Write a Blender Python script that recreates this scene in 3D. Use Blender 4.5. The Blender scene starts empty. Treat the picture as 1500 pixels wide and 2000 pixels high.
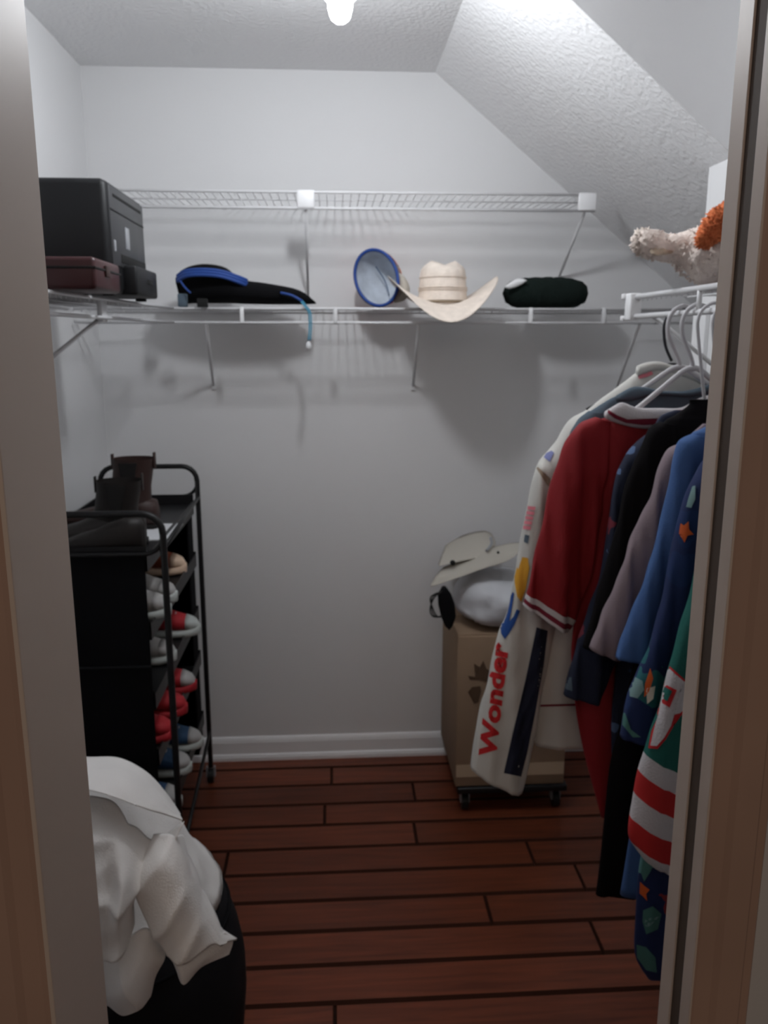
import bpy, bmesh, math, random
from mathutils import Vector, Matrix, noise
from mathutils.bvhtree import BVHTree
random.seed(7)
PI = math.pi
S = bpy.context.scene
C = S.collection
V = Vector

# ------------------------------------------------------------ camera, world, lights, exposure
EYE = V((0, 0, 1.586)); YAW = math.radians(3.45); PITCH = math.radians(12.0); FPX = 1600.0
cd = bpy.data.cameras.new('camera'); cam = bpy.data.objects.new('camera', cd); C.objects.link(cam)
cd.sensor_fit = 'VERTICAL'; cd.sensor_height = 36; cd.sensor_width = 27; cd.lens = 36 * FPX / 2000
cd.clip_start = 0.02
cam.location = EYE; cam.rotation_euler = (PI/2 - PITCH, 0, -YAW)
cd.dof.use_dof = True; cd.dof.focus_distance = 0.5; cd.dof.aperture_fstop = 17.0
S.camera = cam
w = bpy.data.worlds.new('world'); S.world = w; w.use_nodes = True
w.node_tree.nodes['Background'].inputs[0].default_value = (1.0, 0.80, 0.66, 1)
w.node_tree.nodes['Background'].inputs[1].default_value = 0.06
la = bpy.data.lights.new('hall_light', 'AREA'); la.energy = 9.5; la.size = 1.0; la.color = (1.0, 0.83, 0.7)
lo = bpy.data.objects.new('hall_light', la); C.objects.link(lo)
lo.location = (0.0, -1.3, 2.35); lo.rotation_euler = (math.radians(35), 0, 0)
BULB_STRENGTH = 212.0
vs = S.view_settings; vs.view_transform = 'Standard'; vs.look = 'None'; vs.gamma = 1; vs.use_curve_mapping = False
vs.exposure = 0.0

RT = V((math.cos(YAW), -math.sin(YAW), 0))
FW = V((math.sin(YAW)*math.cos(PITCH), math.cos(YAW)*math.cos(PITCH), -math.sin(PITCH)))
UP = RT.cross(FW)
def at(px, py, y):                      # the point at depth y seen at photo position (px, py)
    d = FW*FPX + RT*(px-750) + UP*(1000-py)
    return EYE + d*(y/d.y)

# ------------------------------------------------------------ materials
def mat(name, col, rough=0.6, metal=0.0, bump=0.0, bscale=200.0, crease=0.0, var=0.0, vscale=8.0, emit=0.0, spec=0.5):
    m = bpy.data.materials.new(name); m.use_nodes = True
    nt = m.node_tree; b = nt.nodes['Principled BSDF']; L = nt.links.new
    b.inputs['Base Color'].default_value = (*col, 1); b.inputs['Roughness'].default_value = rough
    b.inputs['Metallic'].default_value = metal; b.inputs['Specular IOR Level'].default_value = spec
    tc = nt.nodes.new('ShaderNodeTexCoord')
    if var > 0:
        n = nt.nodes.new('ShaderNodeTexNoise'); n.inputs['Scale'].default_value = vscale; n.inputs['Detail'].default_value = 4
        L(tc.outputs['Object'], n.inputs['Vector'])
        r = nt.nodes.new('ShaderNodeValToRGB'); r.color_ramp.elements[0].position = .3; r.color_ramp.elements[1].position = .7
        r.color_ramp.elements[0].color = (*[c*(1-var) for c in col], 1); r.color_ramp.elements[1].color = (*[min(1, c*(1+var)) for c in col], 1)
        L(n.outputs['Fac'], r.inputs[0]); L(r.outputs[0], b.inputs['Base Color'])
    if bump > 0:
        n = nt.nodes.new('ShaderNodeTexNoise'); n.inputs['Scale'].default_value = bscale; n.inputs['Detail'].default_value = 3
        L(tc.outputs['Object'], n.inputs['Vector'])
        k = nt.nodes.new('ShaderNodeBump'); k.inputs['Strength'].default_value = bump; k.inputs['Distance'].default_value = 0.004
        L(n.outputs['Fac'], k.inputs['Height']); L(k.outputs[0], b.inputs['Normal'])
        if crease:
            n2 = nt.nodes.new('ShaderNodeTexNoise'); n2.noise_type = 'RIDGED_MULTIFRACTAL'; n2.inputs['Scale'].default_value = 7; n2.inputs['Detail'].default_value = 2; n2.inputs['Distortion'].default_value = .8
            L(tc.outputs['Object'], n2.inputs['Vector'])
            k2 = nt.nodes.new('ShaderNodeBump'); k2.inputs['Strength'].default_value = crease; k2.inputs['Distance'].default_value = .02
            L(n2.outputs['Fac'], k2.inputs['Height']); L(k2.outputs[0], k.inputs['Normal'])
    if emit:
        b.inputs['Emission Color'].default_value = (*col, 1); b.inputs['Emission Strength'].default_value = emit
    return m

def floral(name, base, cols, scale=14, r=.32, seed=0.0):
    """printed cloth: blobs of several colours scattered on a base colour"""
    m = bpy.data.materials.new(name); m.use_nodes = True
    nt = m.node_tree; b = nt.nodes['Principled BSDF']; L = nt.links.new
    b.inputs['Roughness'].default_value = .85
    tc = nt.nodes.new('ShaderNodeTexCoord'); mp = nt.nodes.new('ShaderNodeMapping'); mp.inputs['Location'].default_value = (seed, seed*.7, seed*.3)
    L(tc.outputs['Object'], mp.inputs[0])
    nz = nt.nodes.new('ShaderNodeTexNoise'); nz.inputs['Scale'].default_value = scale*1.6
    mx = nt.nodes.new('ShaderNodeMix'); mx.data_type = 'VECTOR'; mx.inputs['Factor'].default_value = .06
    L(mp.outputs[0], nz.inputs['Vector']); L(mp.outputs[0], mx.inputs[4]); L(nz.outputs['Color'], mx.inputs[5])
    vo = nt.nodes.new('ShaderNodeTexVoronoi'); vo.inputs['Scale'].default_value = scale; L(mx.outputs[1], vo.inputs['Vector'])
    sx = nt.nodes.new('ShaderNodeSeparateColor'); L(vo.outputs['Color'], sx.inputs[0])
    cr = nt.nodes.new('ShaderNodeValToRGB'); cr.color_ramp.interpolation = 'CONSTANT'
    el = cr.color_ramp.elements
    el[0].color = (*cols[0], 1); el[0].position = 0; el[1].position = 1/len(cols); el[1].color = (*cols[1], 1)
    for i in range(2, len(cols)):
        e = el.new(i/len(cols)); e.color = (*cols[i], 1)
    L(sx.outputs[0], cr.inputs[0])
    lt = nt.nodes.new('ShaderNodeMath'); lt.operation = 'LESS_THAN'; lt.inputs[1].default_value = r
    L(vo.outputs['Distance'], lt.inputs[0])
    mc = nt.nodes.new('ShaderNodeMix'); mc.data_type = 'RGBA'; mc.inputs[6].default_value = (*base, 1)
    L(lt.outputs[0], mc.inputs[0]); L(cr.outputs[0], mc.inputs[7]); L(mc.outputs[2], b.inputs['Base Color'])
    return m

def wood(name, col, dark, rough=.38):
    m = bpy.data.materials.new(name); m.use_nodes = True
    nt = m.node_tree; b = nt.nodes['Principled BSDF']; L = nt.links.new
    tc = nt.nodes.new('ShaderNodeTexCoord'); mp = nt.nodes.new('ShaderNodeMapping'); mp.inputs['Scale'].default_value = (1.6, 22, 22)
    oi = nt.nodes.new('ShaderNodeObjectInfo'); ad = nt.nodes.new('ShaderNodeVectorMath')
    L(tc.outputs['Object'], ad.inputs[0]); L(oi.outputs['Random'], ad.inputs[1])
    L(ad.outputs[0], mp.inputs[0])
    n = nt.nodes.new('ShaderNodeTexNoise'); n.inputs['Scale'].default_value = 2.2; n.inputs['Detail'].default_value = 7; n.inputs['Distortion'].default_value = .6
    L(mp.outputs[0], n.inputs['Vector'])
    r = nt.nodes.new('ShaderNodeValToRGB'); r.color_ramp.elements[0].position = .28; r.color_ramp.elements[1].position = .72
    r.color_ramp.elements[0].color = (*dark, 1); r.color_ramp.elements[1].color = (*col, 1)
    L(n.outputs['Fac'], r.inputs[0])
    hs = nt.nodes.new('ShaderNodeHueSaturation')
    mr = nt.nodes.new('ShaderNodeMapRange'); mr.inputs[3].default_value = .78; mr.inputs[4].default_value = 1.2
    L(oi.outputs['Random'], mr.inputs[0]); L(mr.outputs[0], hs.inputs['Value']); L(r.outputs[0], hs.inputs['Color'])
    L(hs.outputs[0], b.inputs['Base Color']); b.inputs['Roughness'].default_value = rough; b.inputs['Specular IOR Level'].default_value = .3
    k = nt.nodes.new('ShaderNodeBump'); k.inputs['Strength'].default_value = .15; k.inputs['Distance'].default_value = .002
    L(n.outputs['Fac'], k.inputs['Height']); L(k.outputs[0], b.inputs['Normal'])
    return m

M = dict(
    wall=mat('wall_paint', (.76, .76, .765), .75, bump=.05, bscale=180),
    hallwall=mat('hall_paint', (.5, .48, .47), .8, bump=.05),
    ceil=mat('ceiling_texture', (.84, .84, .845), .85, bump=.9, bscale=75),
    base=mat('trim_paint', (.86, .86, .87), .4),
    jamb=mat('jamb_paint', (.52, .43, .37), .5),
    casing=mat('casing_paint', (.36, .235, .18), .5, var=.12, vscale=3),
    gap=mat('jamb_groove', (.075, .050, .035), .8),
    plank=wood('plank_wood', (.19, .048, .021), (.095, .023, .010)),
    seam=mat('plank_bevel', (.035, .012, .007), .9, spec=.1),
    sub=mat('subfloor', (.015, .008, .006), .9),
    wire=mat('white_wire', (.72, .72, .73), .35),
    clip=mat('white_plastic_clip', (.85, .85, .86), .4),
    black=mat('black_metal', (.009, .009, .010), .42, spec=.35),
    blackfab=mat('black_fabric', (.006, .006, .007), .95, bump=.3, bscale=600, spec=.1),
    printer=mat('printer_plastic', (.007, .0075, .009), .5, spec=.35),
    printerf=mat('printer_front', (.035, .036, .039), .4),
    slot=mat('dark_slot', (.003, .003, .003), .8),
    label=mat('grey_label', (.30, .31, .33), .4),
    maroon=mat('maroon_leather', (.045, .007, .009), .4),
    straw=mat('straw', (.84, .74, .65), .8, bump=.5, bscale=260, var=.08, vscale=40),
    band=mat('hat_band', (.25, .19, .13), .8),
    blue=mat('blue_trim', (.012, .055, .26), .6), mesh=mat('grey_mesh', (.60, .65, .72), .8, bump=.6, bscale=420, var=.15, vscale=25),
    red=mat('red_cloth', (.55, .02, .02), .8), orange=mat('orange_cloth', (.75, .17, .03), .85),
    teal=mat('teal_cord', (.05, .28, .42), .6),
    white=mat('white_cloth', (.68, .68, .67), .85, bump=.2, bscale=300),
    pillow=mat('pillow_cloth', (.62, .63, .66), .85, bump=.1, bscale=60),
    shirtw=mat('cream_shirt', (.80, .775, .75), .85, bump=.25, bscale=350, crease=.8, var=.05, vscale=6),
    knit=mat('black_knit', (.010, .016, .014), .95, bump=1, bscale=180, spec=.1),
    khaki=mat('khaki_canvas', (.50, .47, .41), .85, bump=.2, bscale=400),
    card=mat('cardboard', (.31, .21, .135), .85, var=.07, vscale=4), print=mat('box_print', (.10, .055, .03), .8),
    tape=mat('packing_tape', (.55, .42, .29), .3),
    plush=mat('plush_fur', (.86, .75, .68), .95, bump=.8, bscale=130, var=.10, vscale=25),
    plushtip=mat('plush_snout', (.62, .50, .38), .95, bump=.8, bscale=130),
    plusho=mat('plush_orange', (.80, .22, .08), .95, bump=.8, bscale=130),
    jacket=mat('jacket_white', (.66, .65, .61), .7, var=.04, vscale=8), navy=mat('navy_stripe', (.008, .012, .035), .8),
    logored=mat('logo_red', (.60, .015, .02), .7), logoblue=mat('logo_blue', (.01, .07, .30), .7), logoyellow=mat('logo_yellow', (.80, .40, .03), .7),
    logopink=mat('logo_pink', (.75, .22, .27), .7), logolilac=mat('logo_lilac', (.18, .20, .42), .7), seamtan=mat('seam_tan', (.30, .22, .16), .8),
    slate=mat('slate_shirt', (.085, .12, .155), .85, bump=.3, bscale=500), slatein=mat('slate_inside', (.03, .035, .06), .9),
    redj=mat('red_jersey', (.27, .004, .009), .75, bump=.3, bscale=500), rib=mat('rib_white', (.66, .63, .65), .8, bump=.4, bscale=300),
    ribred=mat('rib_red', (.20, .01, .03), .8),
    blk=mat('black_shirt', (.007, .006, .007), .9, spec=.1), mauve=mat('mauve_shirt', (.26, .20, .225), .85, bump=.2, bscale=400),
    bluet=mat('blue_shirt', (.055, .13, .33), .85, bump=.2, bscale=400), green=mat('green_jersey', (.005, .13, .105), .7, bump=.3, bscale=500),
    starr=mat('starfish_orange', (.70, .12, .02), .8), leafc=mat('leaf_green', (.07, .20, .18), .8), leafl=mat('leaf_pale', (.22, .36, .36), .8),
    sole=mat('sole_white', (.50, .54, .52), .6), shoew=mat('shoe_white', (.42, .41, .40), .7), shoer=mat('shoe_red', (.40, .010, .018), .7),
    shoeb=mat('shoe_blue', (.02, .07, .16), .7), shoeo=mat('shoe_rust', (.28, .06, .02), .7), shoec=mat('shoe_cream', (.75, .55, .40), .7),
    boot=mat('boot_leather', (.010, .007, .006), .55, var=.2), bootin=mat('boot_elastic', (.008, .007, .007), .9), bootr=mat('boot_brown', (.035, .015, .012), .55),
    hamper=mat('hamper_black', (.006, .006, .008), .8, spec=.2), paper=mat('white_paper', (.75, .76, .78), .6),
    hwhite=mat('hanger_white', (.62, .61, .63), .35), hblack=mat('hanger_black', (.02, .02, .025), .5),
    socket=mat('socket_porcelain', (.8, .8, .8), .3),
)
M['navyfl'] = floral('navy_floral', (.012, .018, .045), [(.03, .08, .17), (.10, .16, .30), (.012, .02, .05), (.22, .03, .05)], 20, .28, 3.1)
M['hawaii'] = floral('hawaiian_print', (.008, .022, .095), [(.02, .14, .16), (.10, .26, .26), (.008, .03, .12), (.01, .05, .20), (.30, .03, .04)], 13, .36, 1.7)

# ------------------------------------------------------------ object helpers
OFF = {}
def thing(name, label, cat, loc, group=None):
    o = bpy.data.objects.new(name, None); C.objects.link(o); o.location = loc; o.empty_display_size = .05
    OFF[o] = V(loc); o['label'] = label; o['category'] = cat
    if group: o['group'] = group
    return o
def tag(o, label, cat, group=None, kind=None):
    o['label'] = label; o['category'] = cat
    if group: o['group'] = group
    if kind: o['kind'] = kind
    return o
def link(name, me, parent=None, loc=None):
    """mesh given in world coordinates; stored relative to its thing's base"""
    o = bpy.data.objects.new(name, me); C.objects.link(o)
    off = OFF[parent] if parent is not None else V(loc or (0, 0, 0))
    me.transform(Matrix.Translation(-off)); OFF[o] = off
    if parent is not None: o.parent = parent
    else: o.location = off
    return o
def mesh_of(bm, mats, smooth=True):
    me = bpy.data.meshes.new('mesh'); bmesh.ops.recalc_face_normals(bm, faces=bm.faces); bm.to_mesh(me); bm.free()
    if not isinstance(mats, (list, tuple)): mats = [mats]
    for m in mats: me.materials.append(m)
    if smooth:
        for p in me.polygons: p.use_smooth = True
    return me
def obj(name, bm, mats, parent=None, loc=None, smooth=True, label=None, kind=None):
    o = link(name, mesh_of(bm, mats, smooth), parent, loc)
    if label: o['label'] = label
    if kind: o['kind'] = kind
    return o
def struct(name, bm, mats, smooth=False, parent=None):
    o = obj(name, bm, mats, parent, smooth=smooth); o['kind'] = 'structure'; return o

def box(bm, a, b, bev=0.0, mi=0):
    a, b = V(a), V(b); c = (a+b)/2; s = b-a
    r = bmesh.ops.create_cube(bm, size=1, matrix=Matrix.Translation(c) @ Matrix.Diagonal((*s, 1)))
    fs = {f for v in r['verts'] for f in v.link_faces}
    if bev:
        es = {e for v in r['verts'] for e in v.link_edges}
        rr = bmesh.ops.bevel(bm, geom=list(es), offset=bev, segments=2, affect='EDGES', profile=.5)
        fs = {f for f in bm.faces if f.is_valid and f.tag is False and f in rr['faces']} | {f for f in fs if f.is_valid}
    for f in fs: f.material_index = mi
    return bm
def prism(bm, pts, ext):
    """closed outline pts (3d) extruded by ext"""
    vs_ = [bm.verts.new(V(p)) for p in pts]; f = bm.faces.new(vs_)
    r = bmesh.ops.extrude_face_region(bm, geom=[f])
    bmesh.ops.translate(bm, verts=[e for e in r['geom'] if isinstance(e, bmesh.types.BMVert)], vec=V(ext))
def loft(bm, rings, caps=True, mis=None):
    vr = [[bm.verts.new(p) for p in r] for r in rings]; n = len(vr[0])
    for i in range(len(vr)-1):
        for j in range(n):
            f = bm.faces.new((vr[i][j], vr[i][(j+1) % n], vr[i+1][(j+1) % n], vr[i+1][j]))
            if mis: f.material_index = mis[i]
    if caps:
        for k, r in ((0, vr[0]), (-1, vr[-1])):
            f = bm.faces.new(r)
            if mis: f.material_index = mis[k]
def ell(c, u, v, n=24, sq=2.0, s=1):
    out = []
    for k in range(n):
        a = 2*PI*k/n; ca, sa = math.cos(a), math.sin(a)
        out.append(V(c) + V(u)*(math.copysign(abs(ca)**(2/sq), ca)) + V(v)*(math.copysign(abs(sa)**(2/sq), sa)))
    return out
def cat(P, n):
    """Catmull-Rom through a list of tuples, n samples per span"""
    P = [tuple(p) for p in P]; out = []
    for i in range(len(P)-1):
        p0, p1, p2, p3 = P[max(i-1, 0)], P[i], P[i+1], P[min(i+2, len(P)-1)]
        for k in range(n):
            t = k/n
            out.append(tuple(.5*((2*b)+(-a+c)*t+(2*a-5*b+4*c-d)*t*t+(-a+3*b-3*c+d)*t**3) for a, b, c, d in zip(p0, p1, p2, p3)))
    out.append(P[-1]); return out
def tube(bm, pts, r, n=8, smooth=0, closed=False):
    if smooth: pts = cat(pts + ([pts[0]] if closed else []), smooth)
    if closed and smooth: pts = pts[:-1]
    pts = [V(p) for p in pts]; rings = []; prev = None; m = len(pts)
    for i, p in enumerate(pts):
        if closed: t = (pts[(i+1) % m]-pts[i-1])
        else: t = pts[min(i+1, m-1)]-pts[max(i-1, 0)]
        t.normalize()
        if prev is None: prev = t.orthogonal().normalized()
        u = (prev - t*prev.dot(t)).normalized(); prev = u; v = t.cross(u)
        rr = r[i*(len(r)-1)//(m-1)] if isinstance(r, (list, tuple)) else r
        rings.append(ell(p, u*rr, v*rr, n))
    if closed: rings.append(rings[0]); 
    if closed:
        vr = [[bm.verts.new(p) for p in q] for q in rings[:-1]]
        # align the last ring with the first
        best = min(range(n), key=lambda s: sum((rings[-2][j]-rings[0][(j+s) % n]).length for j in range(n)))
        for i in range(m):
            a = vr[i]; b = vr[(i+1) % m]; s = best if i == m-1 else 0
            for j in range(n): bm.faces.new((a[j], a[(j+1) % n], b[(j+1+s) % n], b[(j+s) % n]))
    else: loft(bm, rings)
def lathe(bm, prof, c, n=28, axis='z'):
    rings = [[V(c)+V((r*math.cos(2*PI*k/n), r*math.sin(2*PI*k/n), z)) for k in range(n)] for r, z in prof]
    loft(bm, rings)
def world_bvh(o):
    off = OFF[o]; vs_ = [v.co+off for v in o.data.vertices]
    return BVHTree.FromPolygons(vs_, [tuple(p.vertices) for p in o.data.polygons])

# ------------------------------------------------------------ the setting
XL, XR, YB, ZC_, YD = -.80, .91, 2.92, 2.44, .775        # left wall, right wall, back wall, ceiling, closet side of the door wall
YK, XK = 1.93, 1.42                                       # where the slope starts, wall of the low recess
def sl(x): return ZC_ - .8*(x-.345)
bm = bmesh.new(); prism(bm, [(XL-.1, YB, 0), (XK+.1, YB, 0), (XK+.1, YB, sl(XK)-.12), (XK, YB, sl(XK)), (.345, YB, ZC_), (XL-.1, YB, ZC_)], (0, .1, 0)); struct('wall_back', bm, M['wall'])
bm = bmesh.new(); box(bm, (XL-.1, YD, 0), (XL, YB+.1, ZC_)); struct('wall_left', bm, M['wall'])
bm = bmesh.new(); box(bm, (XR, YD, 0), (XR+.1, YK, ZC_)); prism(bm, [(XR, YK, 0), (XR+.1, YK, 0), (XR+.1, YK, sl(XR+.1)), (XR, YK, sl(XR))], (0, .125, 0)); struct('wall_right', bm, M['wall'])
bm = bmesh.new(); box(bm, (XK, YK, 0), (XK+.1, YB+.1, sl(XK)+.06)); struct('wall_recess', bm, M['wall'])
bm = bmesh.new(); box(bm, (XR+.1, YK-.1, 0), (XK+.1, YK, sl(XR)+.1)); struct('wall_recess_front', bm, M['wall'])
bm = bmesh.new(); prism(bm, [(.345, YK, ZC_), (XR+.1, YK, ZC_), (XR+.1, YK, sl(XR+.1)+.002)], (0, .03, 0)); struct('wall_bulkhead', bm, M['wall'])
bm = bmesh.new(); box(bm, (XL-.1, YD-.13, ZC_), (XR+.1, YB+.1, ZC_+.08)); struct('ceiling', bm, M['ceil'])
bm = bmesh.new(); prism(bm, [(.345, YK+.001, ZC_), (XK+.1, YK+.001, sl(XK+.1)), (XK+.1, YK+.001, sl(XK+.1)+.08), (.345, YK+.001, ZC_+.08)], (0, YB-YK+.09, 0)); struct('ceiling_slope', bm, M['ceil'])
# corner board on the end of the right wall, below the shelf
bm = bmesh.new(); box(bm, (XR-.012, 1.985, .0), (XR, 2.055, 1.66), .002); struct('trim_1', bm, M['clip'])
# floor and planks
bm = bmesh.new(); box(bm, (-1.1, -1.2, -.06), (XK+.1, YB+.1, -.012)); floor = struct('floor', bm, M['sub'])
def plank(x0, x1, y0, y1):
    bm = bmesh.new(); g = .0012
    x0 += g; x1 -= g; y0 += g; y1 -= g
    e = .011; e2 = .003; d = random.uniform(.003, .005)
    lo_ = [(x0, y0, -.012), (x1, y0, -.012), (x1, y1, -.012), (x0, y1, -.012)]
    md = [(x0, y0, -d), (x1, y0, -d), (x1, y1, -d*.7), (x0, y1, -d*.7)]
    tp = [(x0+.004, y0+e, 0), (x1-.004, y0+e, 0), (x1-.004, y1-e2, 0), (x0+.004, y1-e2, 0)]
    r = [[bm.verts.new(p) for p in q] for q in (lo_, md, tp)]
    for i in (0, 1):
        for j in range(4):
            f = bm.faces.new((r[i][j], r[i][(j+1) % 4], r[i+1][(j+1) % 4], r[i+1][j])); f.material_index = 1
    bm.faces.new(r[2])
    return obj('plank', bm, [M['plank'], M['seam']], floor, smooth=False)
JO = {1: [-.027], 2: [.266], 3: [-.05], 4: [.247], 5: [-.351], 6: [.72], 7: [.418], 8: [.691], 9: [-.6, .9], 10: [-.017], 0: [.6]}
for k in range(-1, 22):
    y1 = 2.83 - .125*(k-1) + .0; y0 = y1-.125
    if k <= 0: y1 = min(y1, YB)
    if y1 <= y0 + .02: continue
    xs = [-1.0 if y0 < .7 else XL]
    js = JO.get(k) or sorted([random.uniform(-.7, -.1), random.uniform(.2, .9)])
    xs += [j for j in js if j > xs[0]+.1]
    xe = XK if y0 > YK else XR+.09
    if xs[-1] < .1 and k not in (1, 3, 4, 10): xs.append(xs[-1]+.95)
    xs = [x for x in xs if x < xe-.1] + [xe]
    for a, b in zip(xs, xs[1:]): plank(a, b, y0, y1)
# baseboards: a profiled strip
def baseboard(name, p, q, nrm):
    bm = bmesh.new(); nrm = V(nrm); p = V(p); q = V(q)
    prof = [(0, 0), (.022, 0), (.022, .012), (.018, .022), (.013, .026), (.013, .070), (.010, .080), (.006, .088), (0, .092)]
    prism(bm, [p+nrm*a+V((0, 0, z)) for a, z in prof], q-p); return struct(name, bm, M['base'])
baseboard('baseboard_back', (XL, YB, 0), (XK, YB, 0), (0, -1, 0))
baseboard('baseboard_left', (XL, YD, 0), (XL, YB-.022, 0), (1, 0, 0))
baseboard('baseboard_right', (XR, YD, 0), (XR, 2.055, 0), (-1, 0, 0))
# door wall: opening x -.263 .. .37, y .655 .. .775 with jambs and casings
XA, XB, ZD = -.258, .365, 2.06
bm = bmesh.new(); box(bm, (-1.0, .655, 0), (XA-.02, YD, ZC_)); box(bm, (XB+.02, .732, 0), (1.3, YD, ZC_)); box(bm, (XA-.02, .655, ZD+.02), (XB+.02, YD, ZC_)); struct('wall_front', bm, M['hallwall'])
door = thing('door_1', '', '', (0, .7, 0)); del door['label']; del door['category']; door['kind'] = 'structure'
bm = bmesh.new(); box(bm, (XA-.02, .645, 0), (XA, .787, ZD), .0015); obj('jamb', bm, M['jamb'], door, smooth=False)
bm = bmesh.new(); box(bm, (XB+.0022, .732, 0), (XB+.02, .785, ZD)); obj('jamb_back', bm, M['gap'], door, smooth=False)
bm = bmesh.new(); box(bm, (XB, .759, 0), (XB+.0025, .787, ZD), .0008); obj('jamb', bm, M['jamb'], door, smooth=False)
bm = bmesh.new(); box(bm, (XB, .7135, 0), (XB+.0025, .7355, ZD), .0008); obj('jamb', bm, M['jamb'], door, smooth=False)
bm = bmesh.new(); box(bm, (XB+.001, .7355, .36), (XB+.0024, .7592, .44)); obj('strike_plate', bm, M['black'], door, smooth=False)
bm = bmesh.new(); box(bm, (XA, .645, ZD), (XB, .787, ZD+.02)); box(bm, (XB, .645, ZD), (XB+.02, .787, ZD+.02)); obj('head_jamb', bm, M['jamb'], door, smooth=False)
def casing(side):
    s = 1 if side > 0 else -1; x = XB+.004 if s > 0 else XA-.004
    bm = bmesh.new()
    for yw, sg in ((.732 if s > 0 else .655, -1), (YD, 1)):
        prof = [(0, 0), (0, .010), (.004, .012), (.020, .0125), (.026, .017), (.050, .017), (.054, .012), (.062, .012), (.066, .006), (.070, 0)]
        prism(bm, [V((x+s*a, yw+sg*z, 0)) for a, z in prof], (0, 0, ZD+.07))
    return obj('casing', bm, M['casing'], door, smooth=False)
casing(1); casing(-1)
bm = bmesh.new(); box(bm, (XA-.004, .640, ZD+.004), (XB+.004, .655, ZD+.07), .003); box(bm, (XA-.004, YD, ZD+.004), (XB+.004, YD+.015, ZD+.07), .003); obj('head_casing', bm, M['casing'], door, smooth=False)

# ------------------------------------------------------------ bulb on the ceiling
BX, BY, BD = .022, 1.86, -.0445
t = thing('ceiling_bulb', 'glowing white bulb in a porcelain holder on the flat ceiling', 'light bulb', (BX, BY, 2.44))
bm = bmesh.new(); lathe(bm, [(.055, 2.44), (.055, 2.430), (.046, 2.410), (.034, 2.39), (.028, 2.36), (.026, 2.346)], (BX, BY, 0)); obj('holder', bm, M['socket'], t)
em = mat('bulb_glow', (.93, .96, 1.0), .4, emit=BULB_STRENGTH)
bm = bmesh.new(); lathe(bm, [(a_, z_+BD) for a_, z_ in ((.020, 2.392), (.026, 2.38), (.031, 2.36), (.033, 2.325), (.032, 2.310), (.0255, 2.302), (.0245, 2.29), (.0215, 2.278), (.017, 2.270), (.010, 2.265), (.003, 2.2635))], (BX, BY, 0)); obj('bulb', bm, em, t)

# ------------------------------------------------------------ wire shelves
ZS = 1.674
def wire_shelf(name, label, loc, front, back, wires, z, drop=.042, rr=.0042, mids=1):
    """front/back: end points of the rails; wires run between them"""
    t = thing(name, label, 'shelf', loc)
    f0, f1, b0, b1 = [V((*p, z)) for p in (*front, *back)]
    dz = V((0, 0, -drop))
    for nm, a, b in (('front_rail', f0, f1), ('lower_rail', f0+dz, f1+dz), ('back_rail', b0, b1)):
        bm = bmesh.new(); tube(bm, [a, b], rr if nm != 'back_rail' else .003, 10); obj(nm, bm, M['wire'], t)
    bm = bmesh.new()
    for i in range(wires+1):
        k = i/wires; p = f0.lerp(f1, k); q = b0.lerp(b1, k); s = V((0, 0, .0035))
        tube(bm, [p+dz*.25+s*0, p+s, q+s], .0013, 5)
    obj('deck_wires', bm, M['wire'], t, kind='stuff')
    for k in range(1, mids+1):
        bm = bmesh.new(); tube(bm, [f0.lerp(b0, k/(mids+1)), f1.lerp(b1, k/(mids+1))], .0022, 8); obj('cross_rail', bm, M['wire'], t)
    return t
def brace(t, p, q):
    bm = bmesh.new(); tube(bm, [V(p), V(q)], .0048, 8); d = (V(q)-V(p))
    obj('brace', bm, M['wire'], t)
    bm = bmesh.new(); q = V(q); ax = V((1, 0, 0)) if abs(d.x) > abs(d.y) else V((0, 1, 0))
    if abs(d.x) > abs(d.y): box(bm, q+V((-.003, -.007, -.016)), q+V((.003, .007, .010)), .001)
    else: box(bm, q+V((-.007, -.003, -.016)), q+V((.007, .003, .010)), .001)
    obj('brace_foot', bm, M['wire'], t)
YF = 2.62
sh = wire_shelf('wire_shelf', 'long lower white wire shelf across the back wall, holding the hats', (.2, YB, ZS), ((XL+.01, YF), (1.28, YF)), ((XL+.01, YB-.006), (1.28, YB-.006)), 82, ZS)
for px in (472, 655, 1037, 1180):
    a = at(px, 600, YF); bm = bmesh.new(); box(bm, (a.x-.006, YF-.006, ZS-.044), (a.x+.006, YF+.004, ZS+.005), .0015); obj('rail_clip', bm, M['clip'] if px in (472, 1037) else M['wire'], sh)
brace(sh, (-.392, YF, ZS-.04), (-.42, YB-.004, 1.425)); brace(sh, (.267, YF, ZS-.04), (.279, YB-.004, 1.42)); brace(sh, (.975, YF, ZS-.04), (1.01, YB-.004, 1.40))
ZU = 2.015
up = wire_shelf('wire_shelf', 'short upper white wire shelf high on the back wall, empty', (.1, YB, ZU), ((XL+.01, YF), (.81, YF)), ((XL+.01, YB-.006), (.81, YB-.006)), 64, ZU, drop=.046)
for x0, x1 in ((-.104, -.052), (.756, .812)):
    bm = bmesh.new(); box(bm, (x0, YF-.007, ZU-.046), (x1, YF+.006, ZU+.006), .003); obj('end_bracket', bm, M['clip'], up)
brace(up, (-.079, YF, ZU-.04), (-.085, YB-.004, 1.72)); brace(up, (.781, YF, ZU-.04), (.785, YB-.004, 1.79))
ls = wire_shelf('wire_shelf', 'white wire shelf on the left wall carrying the printer', (XL, 1.9, ZS), ((-.60, 1.05), (-.487, 2.60)), ((XL+.006, 1.05), (XL+.006, 2.60)), 60, ZS)
a = at(200, 600, 2.0); bm = bmesh.new(); box(bm, (-.545, 1.985, ZS-.052), (-.533, 2.03, ZS+.004), .002); obj('end_bracket', bm, M['wire'], ls)
brace(ls, (-.545, 2.0, ZS-.045), (XL+.004, 2.0, 1.44))
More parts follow.
